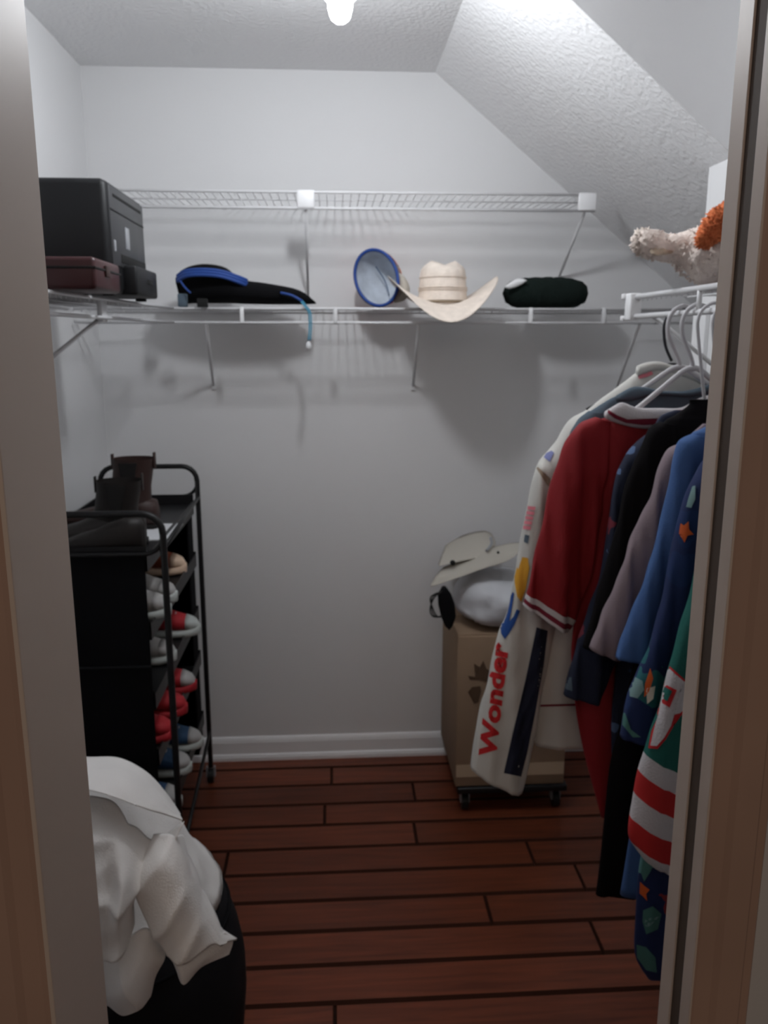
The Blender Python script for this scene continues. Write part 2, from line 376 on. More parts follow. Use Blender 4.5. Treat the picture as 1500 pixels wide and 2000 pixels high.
rs = wire_shelf('wire_shelf', 'white wire shelf on the right wall above the hanging clothes', (XR, 1.4, ZS), ((.665, YD+.02), (.665, 1.83)), ((XR-.006, YD+.02), (XR-.006, 1.83)), 41, ZS, rr=.0058)
bm = bmesh.new(); box(bm, (.650, 1.815, ZS-.050), (.676, 1.85, ZS+.008), .003); box(bm, (.645, 1.845, ZS-.004), (.68, 1.862, ZS+.008), .002); box(bm, (.645, 1.845, ZS-.050), (.68, 1.862, ZS-.040), .002); obj('end_bracket', bm, M['clip'], rs)
for y in (1.50, 1.15):
    bm = bmesh.new(); tube(bm, [(.665, y, ZS-.042), (.665, y, ZS)], .005, 8); obj('rail_clip', bm, M['clip'], rs)
brace(rs, (.67, 1.74, ZS-.04), (XR-.003, 1.74, 1.46))
brace(rs, (.67, 1.10, ZS-.04), (XR-.003, 1.10, 1.46))

# ------------------------------------------------------------ printer and maroon case
t = thing('printer', 'black desktop printer on the left wire shelf, behind the maroon case', 'printer', (-.65, 2.08, 1.685))
bm = bmesh.new(); box(bm, (-.79, 1.908, 1.685), (-.488, 2.262, 1.925), .014); obj('body', bm, M['printer'], t)
bm = bmesh.new(); box(bm, (-.49, 1.925, 1.745), (-.4855, 2.25, 1.915), .002); obj('front_panel', bm, M['printerf'], t)
bm = bmesh.new(); box(bm, (-.487, 1.955, 1.893), (-.4845, 2.225, 1.900), .001); obj('slot', bm, M['slot'], t)
bm = bmesh.new(); box(bm, (-.487, 1.927, 1.862), (-.484, 2.248, 1.866), .001); obj('seam', bm, M['printer'], t)
bm = bmesh.new(); box(bm, (-.487, 2.05, 1.79), (-.4835, 2.085, 1.84), .001); obj('control_label', bm, M['label'], t)
bm = bmesh.new(); box(bm, (-.487, 1.94, 1.775), (-.4835, 1.955, 1.80), .001); obj('button', bm, M['label'], t)
bm = bmesh.new(); box(bm, (-.487, 2.00, 1.755), (-.484, 2.245, 1.775), .001); obj('slot', bm, M['slot'], t)
bm = bmesh.new(); box(bm, (-.50, 2.02, 1.685), (-.457, 2.245, 1.752), .006); obj('paper_tray', bm, M['printer'], t)
bm = bmesh.new(); box(bm, (-.4575, 2.13, 1.715), (-.4555, 2.19, 1.728), .001); obj('slot', bm, M['slot'], t)
for x in (-.76, -.50):
    for y in (1.93, 2.24):
        bm = bmesh.new(); box(bm, (x-.012, y-.012, ZS+.0045), (x+.012, y+.012, 1.688), .002); obj('rubber_foot', bm, M['slot'], t)
t = thing('leather_case', 'dark maroon flat case in front of the printer on the left shelf', 'case', (-.62, 1.79, 1.68))
bm = bmesh.new(); box(bm, (-.79, 1.70, ZS+.006), (-.465, 1.895, 1.742), .008); obj('case_body', bm, M['maroon'], t)
bm = bmesh.new(); box(bm, (-.79, 1.698, 1.719), (-.463, 1.897, 1.7235), .001); obj('lid_seam', bm, M['slot'], t)
bm = bmesh.new(); box(bm, (-.4655, 1.77, 1.708), (-.4610, 1.80, 1.730), .001); obj('clasp', bm, M['bootr'], t)

# ------------------------------------------------------------ things on the back shelf
ZT = ZS+.0055
def pxloft(bm, rows, y, bdef, n=6, ringn=28, fold=0.0, lam=.06, ph=0.0, mis=None, xmax=None, sq=2.4):
    """rows of (lx, ly, rx, ry[, b]) photo positions at depth y -> closed cloth tube"""
    R = []
    for r in rows:
        b = r[4] if len(r) > 4 else bdef
        L, Rr = at(r[0], r[1], y), at(r[2], r[3], y); R.append((L.x, L.z, Rr.x, Rr.z, b))
    return wloft(bm, R, y, n, ringn, fold, lam, ph, mis, xmax, sq)
def wloft(bm, R, y, n=6, ringn=28, fold=0.0, lam=.06, ph=0.0, mis=None, xmax=None, sq=2.4):
    rows = cat(R, n); rings = []; m = len(rows)
    for i, (lx, lz, rx, rz, b) in enumerate(rows):
        c = V(((lx+rx)/2, y, (lz+rz)/2)); u = V(((rx-lx)/2, 0, (rz-lz)/2)); ring = ell(c, u, V((0, b, 0)), ringn, sq)
        g = min(1, i/m*2.2)
        for p in ring:
            p.y += fold*g*(math.sin(2*PI*p.x/lam+ph+1.2*math.sin(p.z*5+ph)) + .5*math.sin(2*PI*p.x/lam*2.3+ph*2+p.z*9))
            p.y += fold*.6*noise.noise(V((p.x*9, ph, p.z*9)))
            if xmax is not None: p.x = min(p.x, xmax - .004*noise.noise(p*20))
        rings.append(ring)
    mm = None
    if mis: mm = [mis(i/(m-1)) for i in range(m)]
    loft(bm, rings, True, mm)

# black padded bag with blue piping, lanyard hanging from it
t = thing('sports_bag', 'flat black bag with blue trim and hanging teal cord on the back shelf, left', 'bag', (-.27, 2.7, ZT))
bm = bmesh.new()
prof = [(345, 540, 558), (352, 528, 590), (375, 518, 592), (405, 515, 592), (440, 522, 592), (470, 545, 593), (520, 553, 594), (570, 562, 594), (595, 572, 594), (612, 586, 593), (617, 591, 593)]
rings = []
for i, (x, y0, y1) in enumerate(cat(prof, 4)):
    a = at(x, y0, 2.70); b = at(x, y1, 2.70); zb = max(ZT, b.z); c = V((a.x, 2.72, (a.z+zb)/2)); h = max(.002, (a.z-zb)/2)
    wd = .10*min(1, math.sin(PI*min(1, max(.04, (x-343)/276)))**.4)
    rings.append(ell(c, V((0, wd, 0)), V((0, 0, h)), 24, 2.6))
loft(bm, rings); obj('bag_body', bm, M['blackfab'], t)
bm = bmesh.new()
for dz in (0, .15, .30): tube(bm, [at(x, y+4-dz*35, yy+dz*.02) for x, y, yy in ((347, 545, 2.65), (365, 535, 2.618), (400, 533, 2.602), (435, 537, 2.602), (465, 547, 2.612), (482, 554, 2.635))], .0055, 8, 4)
obj('blue_trim', bm, M['blue'], t, label='blue piping over the rounded end')
bm = bmesh.new(); tube(bm, [at(x, y, yy) for x, y, yy in ((350, 545, 2.64), (360, 560, 2.62), (372, 572, 2.61))], .003, 8, 4); obj('blue_trim', bm, M['blue'], t); bm = bmesh.new(); tube(bm, [at(x, y, yy) for x, y, yy in ((548, 572, 2.625), (570, 577, 2.615), (590, 588, 2.61))], .004, 8, 4)
obj('blue_trim', bm, M['blue'], t)
bm = bmesh.new(); box(bm, at(390, 600, 2.60)+V((-.007, -.005, 0)), at(405, 583, 2.60)+V((.0, .012, 0)), .002); obj('buckle', bm, M['slot'], t)
bm = bmesh.new(); box(bm, (-.478, 2.635, ZT), (-.45, 2.66, ZT+.04), .004); obj('grey_patch', bm, M['slate'], t, label='grey corner patch')
bm = bmesh.new()
for d in (-.003, .003): tube(bm, [at(x, y, yy)+V((d, 0, 0)) for x, y, yy in ((588, 587, 2.612), (596, 597, 2.603), (605, 612, 2.602), (606, 640, 2.602), (604, 665, 2.602))], .0022, 6, 5)
obj('cord', bm, M['teal'], t, label='teal hanging cord')
bm = bmesh.new(); q = at(603, 676, 2.602); lathe(bm, [(.002, -.013), (.008, -.009), (.009, 0), (.007, .009), (.003, .014)], q, 14); obj('cord_tag', bm, M['paper'], t, label='white tag at the end of the cord')

# cap standing on its edge
t = thing('cap', 'blue mesh-lined baseball cap standing on its edge beside the straw hat', 'cap', (.14, 2.70, ZT))
cc = at(735, 541, 2.735); cc.z = ZT+.0955; nn = V((-.42, -.90, .06)).normalized(); uu = V((.90, -.42, 0)).normalized(); vv = nn.cross(uu).normalized()
if vv.z < 0: vv = -vv
vv = (vv+uu*-.16).normalized()
rings = []; rin = []
for i in range(9):
    a = PI/2*i/8.6; rr = math.cos(a); c = cc - nn*(.118*math.sin(a))
    rings.append(ell(c, uu*.075*rr, vv*.090*rr, 32)); rin.append(ell(c, uu*.072*rr, vv*.087*rr, 32))
bm = bmesh.new(); loft(bm, rings, False); obj('crown', bm, M['red'], t, label='red and white outer crown')
bm = bmesh.new(); loft(bm, rin, False); bm.faces.new([bm.verts.new(p+nn*.004) for p in rin[-1]]); obj('lining', bm, M['mesh'], t, label='grey-blue mesh lining')
bm = bmesh.new(); tube(bm, ell(cc+nn*.001, uu*.074, vv*.089, 40), .0055, 8, closed=True); obj('sweat_band', bm, M['blue'], t, label='blue edge band')
bm = bmesh.new(); tube(bm, [cc-nn*.06+vv*.045-uu*.02, cc-nn*.075+vv*.0, cc-nn*.06-vv*.05+uu*.015], .0018, 6, 5); obj('seam_tape', bm, M['shoeb'], t)
def dome_patch(name, a0, a1, s0, s1, m, off=.0025):
    bm = bmesh.new(); g = []
    for i in range(7):
        a = PI/2*(s0+(s1-s0)*i/6); row = []
        for j in range(9):
            th = math.radians(a0+(a1-a0)*j/8)
            row.append(bm.verts.new(cc - nn*((.118+off)*math.sin(a)) + (uu*(.075+off)*math.cos(th) + vv*(.090+off)*math.sin(th))*math.cos(a)))
        g.append(row)
    for i in range(6):
        for j in range(8): bm.faces.new((g[i][j], g[i][j+1], g[i+1][j+1], g[i+1][j]))
    obj(name, bm, m, t)
dome_patch('front_panel', 8, 62, .06, .75, M['white']); dome_patch('badge', 28, 60, .06, .45, M['logopink'], .005); dome_patch('badge', -12, 22, .10, .6, M['orange'], .005)
bm = bmesh.new(); rings = []
for i in range(9):
    th = math.radians(-55+i*8); p = cc-nn*.012+uu*.075*math.cos(th)+vv*.090*math.sin(th); o_ = (uu*math.cos(th)+vv*math.sin(th)-nn*1.2).normalized()*.040*math.sin(PI*(i+.6)/9.2)
    rings.append([p, p+o_, p+o_-nn*.003, p-nn*.003])
loft(bm, rings); obj('visor', bm, M['khaki'], t)

# straw hat
hc = V((.345, 2.655, 0)); HB = 1.692
t = thing('cowboy_hat', 'pale straw cowboy hat with curled brim hanging over the shelf edge', 'hat', (.345, 2.655, ZT))
def brimz(x, y):
    return HB + .085*abs(x/.172)**2.1*(1 if y > -.02 else max(.6, 1+y*1.6)) - (.062*max(0, (-y-.07)/.14)**1.3 if y < -.07 else 0)*(1-min(1, abs(x)/.17)**2) 
bm = bmesh.new(); g = []
for top in (0, 1):
    for i in range(10):
        k = i/9; row = []
        for j in range(56):
            a = 2*PI*j/56; rx = .078+(.172-.078)*k; ry = .092+(.205-.092)*k; x = rx*math.cos(a); y = ry*math.sin(a)
            row.append(V((hc.x+x, hc.y+y, brimz(x, y)-.003*top)))
        g.append(row)
rings = g[:10]+g[10:][::-1]; loft(bm, rings, False); obj('brim', bm, M['straw'], t)
bm = bmesh.new(); rings = []
for i in range(15):
    k = i/14; z = HB-.004+.118*k; r_ = 1-.12*k - (.0 if k < .8 else ((k-.8)/.2)**2*.22); ring = []
    for j in range(44):
        a = 2*PI*j/44; x = .078*r_*math.cos(a); y = .092*r_*math.sin(a); ring.append(V((hc.x+x, hc.y+y, z+.010*k**3*(abs(x)/.05)-.004*k)))
    rings.append(ring)
for sc_, dz in ((.72, .004), (.5, -.006), (.28, -.018), (.08, -.022)):
    ring = []
    for j in range(44):
        a = 2*PI*j/44; x = .054*sc_*math.cos(a); y = .066*sc_*math.sin(a)
        ring.append(V((hc.x+x, hc.y+y, HB+.110+dz+.012*(abs(x)/.03))))
    rings.append(ring)
loft(bm, rings, False); bm.faces.new([bm.verts.new(p) for p in rings[-1]]); obj('crown', bm, M['straw'], t)
bm = bmesh.new()
for zz, rr, th in ((.004, 1.02, .005), ):
    tube(bm, ell((hc.x, hc.y, HB+zz), V((.079*rr, 0, 0)), V((0, .093*rr, 0)), 44), th*.8, 8, closed=True)
obj('hat_band', bm, M['band'], t, label='thin brown band')
bm = bmesh.new()
for zz, rr in ((.040, .975), (.047, .968), (.078, .93)): tube(bm, ell((hc.x, hc.y, HB+zz), V((.079*rr, 0, 0)), V((0, .093*rr, 0)), 44), .0016, 6, closed=True)
obj('weave_ridges', bm, M['straw'], t, kind='stuff')

# rolled black knit
t = thing('knit_roll', 'rolled black knitted cloth with a white tag, right of the straw hat', 'knitwear', (.69, 2.70, ZT))
bm = bmesh.new(); rings = []
for i in range(25):
    k = i/24; x = .548+.280*k; e = (1-abs(2*k-1)**3.2)**.45 if 0 < k < 1 else .03
    h = .048*e+.002; ring = ell((x, 2.71, ZT+.0468), V((0, .062*e+.002, 0)), V((0, 0, h)), 28, 2.4)
    for p in ring:
        p += V((0, -1, .3))*.004*noise.noise(p*45)
        p.z = max(ZT, p.z+.0025*math.sin((x+p.y*.5)*170))
    rings.append(ring)
loft(bm, rings); obj('roll', bm, M['knit'], t)
bm = bmesh.new(); rings = [ell(at(x, y, 2.645), V((0, .006, 0)), V((.1*w_, 0, w_)), 12) for x, y, w_ in ((987, 560, .003), (995, 558, .010), (1008, 553, .013), (1020, 550, .009), (1028, 548, .002))]
loft(bm, rings); obj('tag', bm, M['clip'], t, label='white folded tag')

# ------------------------------------------------------------ plush on the right shelf
t = thing('plush_animal', 'cream plush animal with an orange tuft lying on the right shelf', 'soft toy', (.8, 1.62, ZT))
bm = bmesh.new(); rings = []
spine = [(.594, 1.635, 1.768, .006), (.600, 1.63, 1.766, .024), (.622, 1.625, 1.762, .029), (.650, 1.62, 1.757, .027), (.680, 1.615, 1.750, .036), (.705, 1.605, 1.743, .054), (.735, 1.59, 1.745, .068), (.775, 1.575, 1.75, .080), (.82, 1.56, 1.75, .074), (.86, 1.55, 1.75, .045), (.885, 1.55, 1.75, .004)]
sp = cat(spine, 5)
for i, (x, y, z, r) in enumerate(sp):
    z = max(z, ZT+.004+r*.98) if x > .70 else z
    n_ = 36; tdir = V((1, -.4, .05)).normalized(); u = V((.37, .93, 0)); v = V((0, 0, 1)); ring = ell((x, y, z), u*r, v*r, n_)
    c = V((x, y, z))
    for p in ring:
        p += (p-c)*(.16*noise.noise(p*38)+.10*noise.noise(p*90))
        p.z = max(p.z, ZT)
    rings.append(ring)
loft(bm, rings); obj('body', bm, M['plush'], t)
def tufts(bm, centre, rad, n, ln, th):
    for _ in range(n):
        d = V((random.gauss(0, 1), random.gauss(0, 1), random.gauss(0, 1))).normalized()
        p = centre+V((d.x*rad[0], d.y*rad[1], d.z*rad[2])); q = p+d*ln+V((random.uniform(-1, 1), random.uniform(-1, 1), random.uniform(-1, 1)))*ln*.5
        s = d.orthogonal().normalized()*th; s2 = d.cross(s)
        a, b, c = bm.verts.new(p+s), bm.verts.new(p-s*.5+s2), bm.verts.new(p-s*.5-s2); e = bm.verts.new(q)
        bm.faces.new((a, b, e)); bm.faces.new((b, c, e)); bm.faces.new((c, a, e))
bm = bmesh.new(); 
for (x, y, z, r) in sp[3::4]:
    z = max(z, ZT+.004+r*.98) if x > .70 else z
    tufts(bm, V((x, y, z)), (r*.95, r*.95, r*.9), int(80+1800*r), .005, .0035)
for v_ in bm.verts: v_.co.z = max(v_.co.z, ZT)
obj('fur', bm, M['plush'], t, kind='stuff')
bm = bmesh.new(); tufts(bm, V((.603, 1.63, 1.768)), (.02, .02, .024), 110, .006, .004); obj('nose_fluff', bm, M['straw'], t, kind='stuff')
bm = bmesh.new(); rings = [ell((.616+.022*i/3, 1.600-.002*i, 1.748+.001*i), V((.011, 0, 0)), V((0, .004, .009)), 12) for i in range(4)]; loft(bm, rings); obj('snout', bm, M['plushtip'], t)
bm = bmesh.new(); 
for (ax, ay, rr_) in ((1378, 466, .014), (1390, 452, .020), (1402, 438, .024), (1416, 430, .028)):
    oc = at(ax, ay, 1.525); tufts(bm, oc, (rr_, rr_, rr_), 300, .006, .004); bmesh.ops.create_icosphere(bm, subdivisions=2, radius=rr_, matrix=Matrix.Translation(oc))
obj('orange_tuft', bm, M['plusho'], t, label='orange woolly tuft', kind='stuff')

# ------------------------------------------------------------ clothes
RX, RZ = .665, ZS-.042
def hanger(y, col, label, zn=1.545, dx=0.0, lean=0.0, half=.185, drop=.115, hook=None, r=.0035, sh=None):
    hr = .0042 if r > .005 else .0032
    if sh:
        e = at(*sh, y); half = RX+dx-e.x-.020; drop = zn-e.z+.016
    x0 = RX+dx
    t = thing('clothes_hanger', label, 'hanger', (x0, y, zn))
    m = M['hblack'] if col == 'black' else M['hwhite']
    hp = hook or [(RX+.020, y, RZ+.010), (RX+.012, y, RZ+.0115), (RX, y, RZ+.0135), (RX-.016, y, RZ+.004), (RX-.024, y, RZ-.014), (RX-.022, y, RZ-.04), (x0-.004, y, zn+.018), (x0, y, zn)]
    bm = bmesh.new(); tube(bm, hp, hr, 8, 4); obj('hook', bm, m, t)
    bm = bmesh.new(); tube(bm, [(x0-half, y, zn-drop), (x0-half*.5, y, zn-drop*.47), (x0-.02, y, zn-.006), (x0, y, zn), (x0+.02, y, zn-.006), (x0+half*.5, y, zn-drop*.47), (x0+half, y, zn-drop)], r, 8, 3); obj('arms', bm, m, t)
    bm = bmesh.new(); tube(bm, [(x0-half, y, zn-drop), (x0+half, y, zn-drop)], r*.9, 8); obj('bottom_bar', bm, m, t)
    return t
def decal(name, parent, target, poly, y, m, off=.0024, sub=2, tri=None, label=None):
    """flat print lying on a garment: outline poly in photo positions, dropped on the cloth"""
    bm = bmesh.new()
    if tri is None:
        vs_ = [bm.verts.new(at(px, py, y)) for px, py in poly]; bm.faces.new(vs_)
    else:
        vs_ = [bm.verts.new(p) for p in tri[0]]
        for f in tri[1]:
            try: bm.faces.new([vs_[i] for i in f])
            except ValueError: pass
    bmesh.ops.triangulate(bm, faces=bm.faces)
    for _ in range(5):
        es = [e for e in bm.edges if e.calc_length() > .007]
        if not es: break
        bmesh.ops.subdivide_edges(bm, edges=es, cuts=1); bmesh.ops.triangulate(bm, faces=bm.faces)
    bv = world_bvh(target); bad = []
    for v_ in bm.verts:
        d = (v_.co-EYE).normalized(); h = bv.ray_cast(EYE, d)
        if h[0] is not None and abs(h[0].y-y) < .09: v_.co = h[0]-d*off
        else: bad.append(v_)
    bmesh.ops.delete(bm, geom=bad, context='VERTS')
    if not bm.faces: bm.free(); return None
    return obj(name, bm, m, parent, smooth=True, label=label)
def text_decal(s, parent, target, o, u, v, y, m, size=1.0, bold=.02, shear=0.0):
    """letters: o, u, v are photo positions/directions of baseline start, reading and ascender direction"""
    c = bpy.data.curves.new('lettering', 'FONT'); c.body = s; c.offset = bold; c.resolution_u = 3
    to = bpy.data.objects.new('lettering', c); C.objects.link(to)
    bpy.context.view_layer.update()
    me = to.to_mesh(); vs_ = [tuple(q.co) for q in me.vertices]; fs = [tuple(p.vertices) for p in me.polygons]; to.to_mesh_clear()
    bpy.data.objects.remove(to); bpy.data.curves.remove(c)
    wd = max(q[0] for q in vs_) or 1; hh = .7
    pts = []
    for x, yy, z in vs_:
        a = x/wd; b = yy/hh; pts.append(at(o[0]+u[0]*a+v[0]*b, o[1]+u[1]*a+v[1]*b, y))
    return decal('lettering', parent, target, None, y, m, .0024, 2, (pts, fs))

def side(px_left, y, xmax=.885, cx=RX, bmin=.012, bmax=.024, neck=True):
    """body rows from left-edge photo positions, mirrored about the hanger"""
    rows = []; n = len(px_left)
    a = at(*px_left[0], y)
    if neck and a.x < cx-.045: rows.append((cx-.055, a.z+.010, cx+.055, a.z+.010, .010))
    for i, (px, py) in enumerate(px_left):
        a = at(px, py, y); b = bmin+(bmax-bmin)*min(1, i/3)
        xr = min(xmax, 2*cx-a.x)
        rows.append((a.x, a.z, xr, a.z+.0*b, b))
    return rows
def garment(name, label, cat_, y, body, sleeve, mbody, msleeve=None, fold=.004, lam=.07, ph=0.0, bmax=.024, sb=.020, stripes=None, smats=None, group=None, rsleeve=True):
    a = at(*body[0], y)
    t = thing(name, label, cat_, (RX, y, 1.5), group)
    bm = bmesh.new(); wloft(bm, side(body, y, bmax=bmax, neck=y < 1.5), y, 6, 44, fold, lam, ph, xmax=.893); bo = obj('body', bm, mbody, t)
    bm = bmesh.new(); pxloft(bm, sleeve, y-.003, sb, 8, 32, fold*1.2, lam*.7, ph+1, mis=stripes); so = obj('sleeve', bm, smats or (msleeve or mbody), t)
    if rsleeve:
        R = []
        for r in sleeve:
            L, Q = at(r[0], r[1], y), at(r[2], r[3], y)
            xl = min(2*RX-Q.x, .862); xr = min(2*RX-L.x, .890); R.append((xl, Q.z, xr, L.z, (r[4] if len(r) > 4 else sb)))
        bm = bmesh.new(); wloft(bm, R, y+.003, 8, 24, fold*.7, lam*.8, ph+2, mis=stripes, xmax=.893); obj('sleeve', bm, smats or (msleeve or mbody), t)
    return t, bo, so
def band(name, t, pairs, y, th, m, n=5, label=None):
    """collar strip: pairs of (x, y_top, y_bottom) photo positions"""
    bm = bmesh.new(); R = []
    for x, y0, y1 in pairs:
        a, b = at(x, y0, y), at(x, y1, y); R.append((a.x, a.z, b.x, b.z, th))
    wloft(bm, R, y, n, 14, sq=2.0); return obj(name, bm, m, t, label=label)

Y1 = 1.64
hk = [at(x, y, Y1) for x, y in ((1345, 606), (1338, 601), (1325, 600), (1308, 611), (1298, 632), (1297, 655), (1301, 680), (1312, 705))]
hanger(Y1, 'black', 'black-hooked clothes hanger of the white jacket, farthest on the rail', zn=at(1312, 712, Y1).z, dx=at(1312, 712, Y1).x-RX, half=.17, drop=.09, hook=hk)
t, bo, so = garment('racing_jacket', 'white long-sleeved jacket with red lettering down the sleeve and a navy stripe', 'jacket', Y1,
    [(1268, 716), (1240, 730), (1195, 765), (1140, 805), (1118, 840), (1100, 900), (1085, 980), (1070, 1080), (1055, 1180), (1046, 1280), (1042, 1376), (1046, 1456)],
    [(1150, 800, 1180, 806, .018), (1113, 822, 1165, 860), (1085, 865, 1145, 905), (1060, 895, 1120, 940, .035), (1047, 915, 1092, 952, .032), (1036, 960, 1090, 975, .036), (1023, 1030, 1096, 1035), (1008, 1110, 1092, 1120), (992, 1190, 1085, 1205), (968, 1260, 1074, 1280), (950, 1340, 1058, 1360), (933, 1410, 1042, 1440), (919, 1500, 1020, 1548)],
    M['jacket'], fold=.004, sb=.034, bmax=.03, ph=.4)
for nm, tg, poly, m in (
    ('navy_stripe', so, [(1048, 1225), (1070, 1232), (1062, 1300), (1046, 1390), (1030, 1470), (1018, 1517), (984, 1510), (1002, 1430), (1026, 1330)], 'navy'),
    ('sleeve_seam', so, [(1047, 914), (1051, 912), (1078, 944), (1084, 943), (1078, 951), (1070, 949)], 'seamtan'),
    ('blue_emblem', so, [(999, 1152), (1004, 1160), (999, 1190), (995, 1213), (1003, 1204), (1009, 1190), (1016, 1193), (1006, 1218), (994, 1238), (986, 1248), (979, 1238), (977, 1222), (985, 1195), (993, 1165)], 'logoblue'),
    ('yellow_emblem', so, [(1004, 1092), (1012, 1112), (1020, 1088), (1031, 1090), (1034, 1110), (1027, 1150), (1018, 1176), (1010, 1165), (1005, 1138)], 'logoyellow'),
    ('blue_patch', so, [(1072, 876), (1082, 884), (1074, 902), (1062, 893)], 'logolilac'),
    ('grey_patch', so, [(1025, 1044), (1034, 1046), (1031, 1062), (1023, 1058)], 'slate'),
    ('hem_line', bo, [(1035, 1377), (1140, 1374), (1140, 1378), (1035, 1381)], 'ribred')):
    decal(nm, t, tg, poly, Y1-.03, M[m])
text_decal('Wonder', t, so, (967, 1479), (25, -220), (-31, -8), Y1-.03, M['logored'], bold=.045)
for k in range(5):
    x0, y0 = 1044-1.9*k, 990+9.5*k-0.0; x0 = 1046-2.2*k
    decal('sleeve_print', t, so, [(x0-15, y0-2), (x0, y0), (x0-1.2, y0+7), (x0-16, y0+5)], Y1-.03, M['logopink'])
decal('shoulder_print', t, bo, [(1246, 732), (1262, 729), (1272, 724), (1276, 731), (1264, 736), (1248, 740)], Y1-.01, M['logopink'])
band('collar', t, [(1245, 714, 735), (1262, 708, 728), (1285, 706, 724), (1310, 712, 730), (1335, 718, 738), (1362, 726, 748), (1385, 740, 765)], Y1-.012, .010, M['jacket'])

Y2 = 1.575
hanger(Y2, 'white', 'white plastic clothes hanger of the slate shirt, second from the back wall', zn=1.530, dx=.004, half=.15, drop=.095, r=.0055)
t, bo, so = garment('slate_shirt', 'slate-blue collared shirt hanging between the white jacket and the red jersey', 'shirt', Y2,
    [(1240, 765), (1200, 775), (1165, 795), (1140, 815), (1125, 850), (1120, 920), (1118, 1000), (1120, 1100), (1125, 1200), (1130, 1225)],
    [(1150, 803, 1185, 805, .014), (1128, 822, 1165, 850), (1112, 850, 1150, 900), (1108, 900, 1150, 930), (1106, 960, 1140, 975)], M['slate'], ph=1.2)
band('collar', t, [(1205, 772, 785), (1235, 756, 782), (1265, 757, 775), (1300, 764, 772), (1340, 763, 775), (1375, 754, 770), (1400, 745, 765)], Y2-.016, .010, M['slate'])
band('collar_lining', t, [(1240, 768, 800), (1275, 766, 815), (1310, 768, 818), (1350, 766, 812), (1395, 758, 800)], Y2-.008, .006, M['slatein'], label='dark inside of the collar')

Y3 = 1.51
hanger(Y3, 'white', 'white plastic clothes hanger of the red jersey, its arm showing above the collar', zn=1.530, dx=0.002, half=.165, drop=.125, r=.0055)
def cuff(t_): return 1 if t_ > .965 else (2 if t_ > .93 else (1 if t_ > .905 else 0))
t, bo, so = garment('red_jersey', 'red short-sleeved jersey with white and red striped cuffs and collar', 'jersey', Y3,
    [(1235, 806), (1200, 812), (1160, 825), (1135, 850), (1135, 920), (1138, 1000), (1135, 1100), (1125, 1200), (1115, 1280), (1125, 1380), (1145, 1480), (1172, 1592)],
    [(1165, 815, 1195, 825, .015), (1130, 830, 1190, 865), (1104, 865, 1185, 920), (1090, 905, 1175, 960), (1078, 950, 1172, 1010), (1062, 1020, 1160, 1080), (1043, 1090, 1145, 1150), (1028, 1145, 1130, 1200), (1019, 1178, 1112, 1238)],
    M['redj'], stripes=cuff, smats=[M['redj'], M['rib'], M['ribred']], ph=2.0, fold=.009, lam=.10, sb=.024)
c3 = band('collar', t, [(1183, 803, 818), (1200, 792, 825), (1216, 786, 830), (1245, 796, 836), (1290, 797, 838), (1330, 796, 832), (1360, 780, 822), (1390, 770, 812), (1420, 765, 800)], Y3-.020, .010, M['rib'], label='white ribbed collar')
decal('collar_stripe', t, c3, [(1188, 800), (1205, 811), (1225, 819), (1260, 823), (1300, 822), (1340, 815), (1370, 806), (1372, 811), (1340, 821), (1300, 829), (1255, 830), (1222, 826), (1200, 817), (1186, 806)], Y3-.03, M['ribred'])

Y4 = 1.445
hanger(Y4, 'white', 'white clothes hanger of the dark navy floral shirt', zn=1.475, sh=(1262, 850))
t, bo, so = garment('floral_shirt', 'dark navy floral shirt hanging between the red jersey and the black shirt', 'shirt', Y4,
    [(1290, 812), (1275, 835), (1262, 850), (1250, 900), (1240, 1000), (1225, 1100), (1215, 1200), (1205, 1300), (1195, 1400), (1195, 1475)],
    [(1268, 846, 1300, 850, .014), (1240, 868, 1290, 890), (1212, 910, 1280, 950), (1196, 960, 1270, 1020), (1186, 1030, 1255, 1080), (1172, 1120, 1240, 1160), (1148, 1200, 1222, 1240), (1118, 1285, 1195, 1310), (1100, 1355, 1172, 1372)],
    M['navyfl'], ph=3.0, sb=.021)
for nm, poly, m in (('cuff_print', [(1103, 1345), (1106, 1325), (1116, 1322), (1118, 1350)], 'slate'), ('cuff_print', [(1150, 1385), (1158, 1378), (1164, 1395), (1152, 1402)], 'leafl')):
    decal(nm, t, so, poly, Y4-.02, M[m])

Y5 = 1.385
hanger(Y5, 'white', 'white clothes hanger of the long black shirt', zn=1.475, sh=(1285, 850))
t, bo, so = garment('black_shirt', 'long plain black shirt hanging between the navy floral shirt and the mauve shirt', 'shirt', Y5,
    [(1345, 792), (1320, 810), (1300, 822), (1285, 850), (1275, 950), (1262, 1100), (1245, 1250), (1215, 1400), (1192, 1500), (1178, 1620), (1163, 1745)],
    [(1290, 824, 1320, 830, .014), (1268, 838, 1320, 870), (1248, 885, 1310, 930), (1222, 950, 1300, 1000), (1203, 1030, 1285, 1080), (1182, 1110, 1262, 1160), (1160, 1190, 1242, 1240), (1137, 1262, 1225, 1290)],
    M['blk'], ph=4.0, sb=.021, fold=.003)

Y6 = 1.325
hanger(Y6, 'white', 'white clothes hanger of the mauve shirt', zn=1.475, sh=(1335, 870))
t, bo, so = garment('mauve_shirt', 'greyish mauve short-sleeved shirt hanging between the black shirt and the blue shirt', 'shirt', Y6,
    [(1360, 840), (1345, 855), (1335, 870), (1328, 920), (1320, 1000), (1305, 1100), (1290, 1200), (1280, 1300), (1272, 1380)],
    [(1330, 866, 1360, 870, .014), (1305, 880, 1350, 905), (1286, 920, 1340, 960), (1268, 975, 1325, 1020), (1246, 1025, 1305, 1070), (1216, 1100, 1280, 1140), (1185, 1185, 1245, 1215), (1150, 1264, 1208, 1288)],
    M['mauve'], ph=5.0, sb=.021)

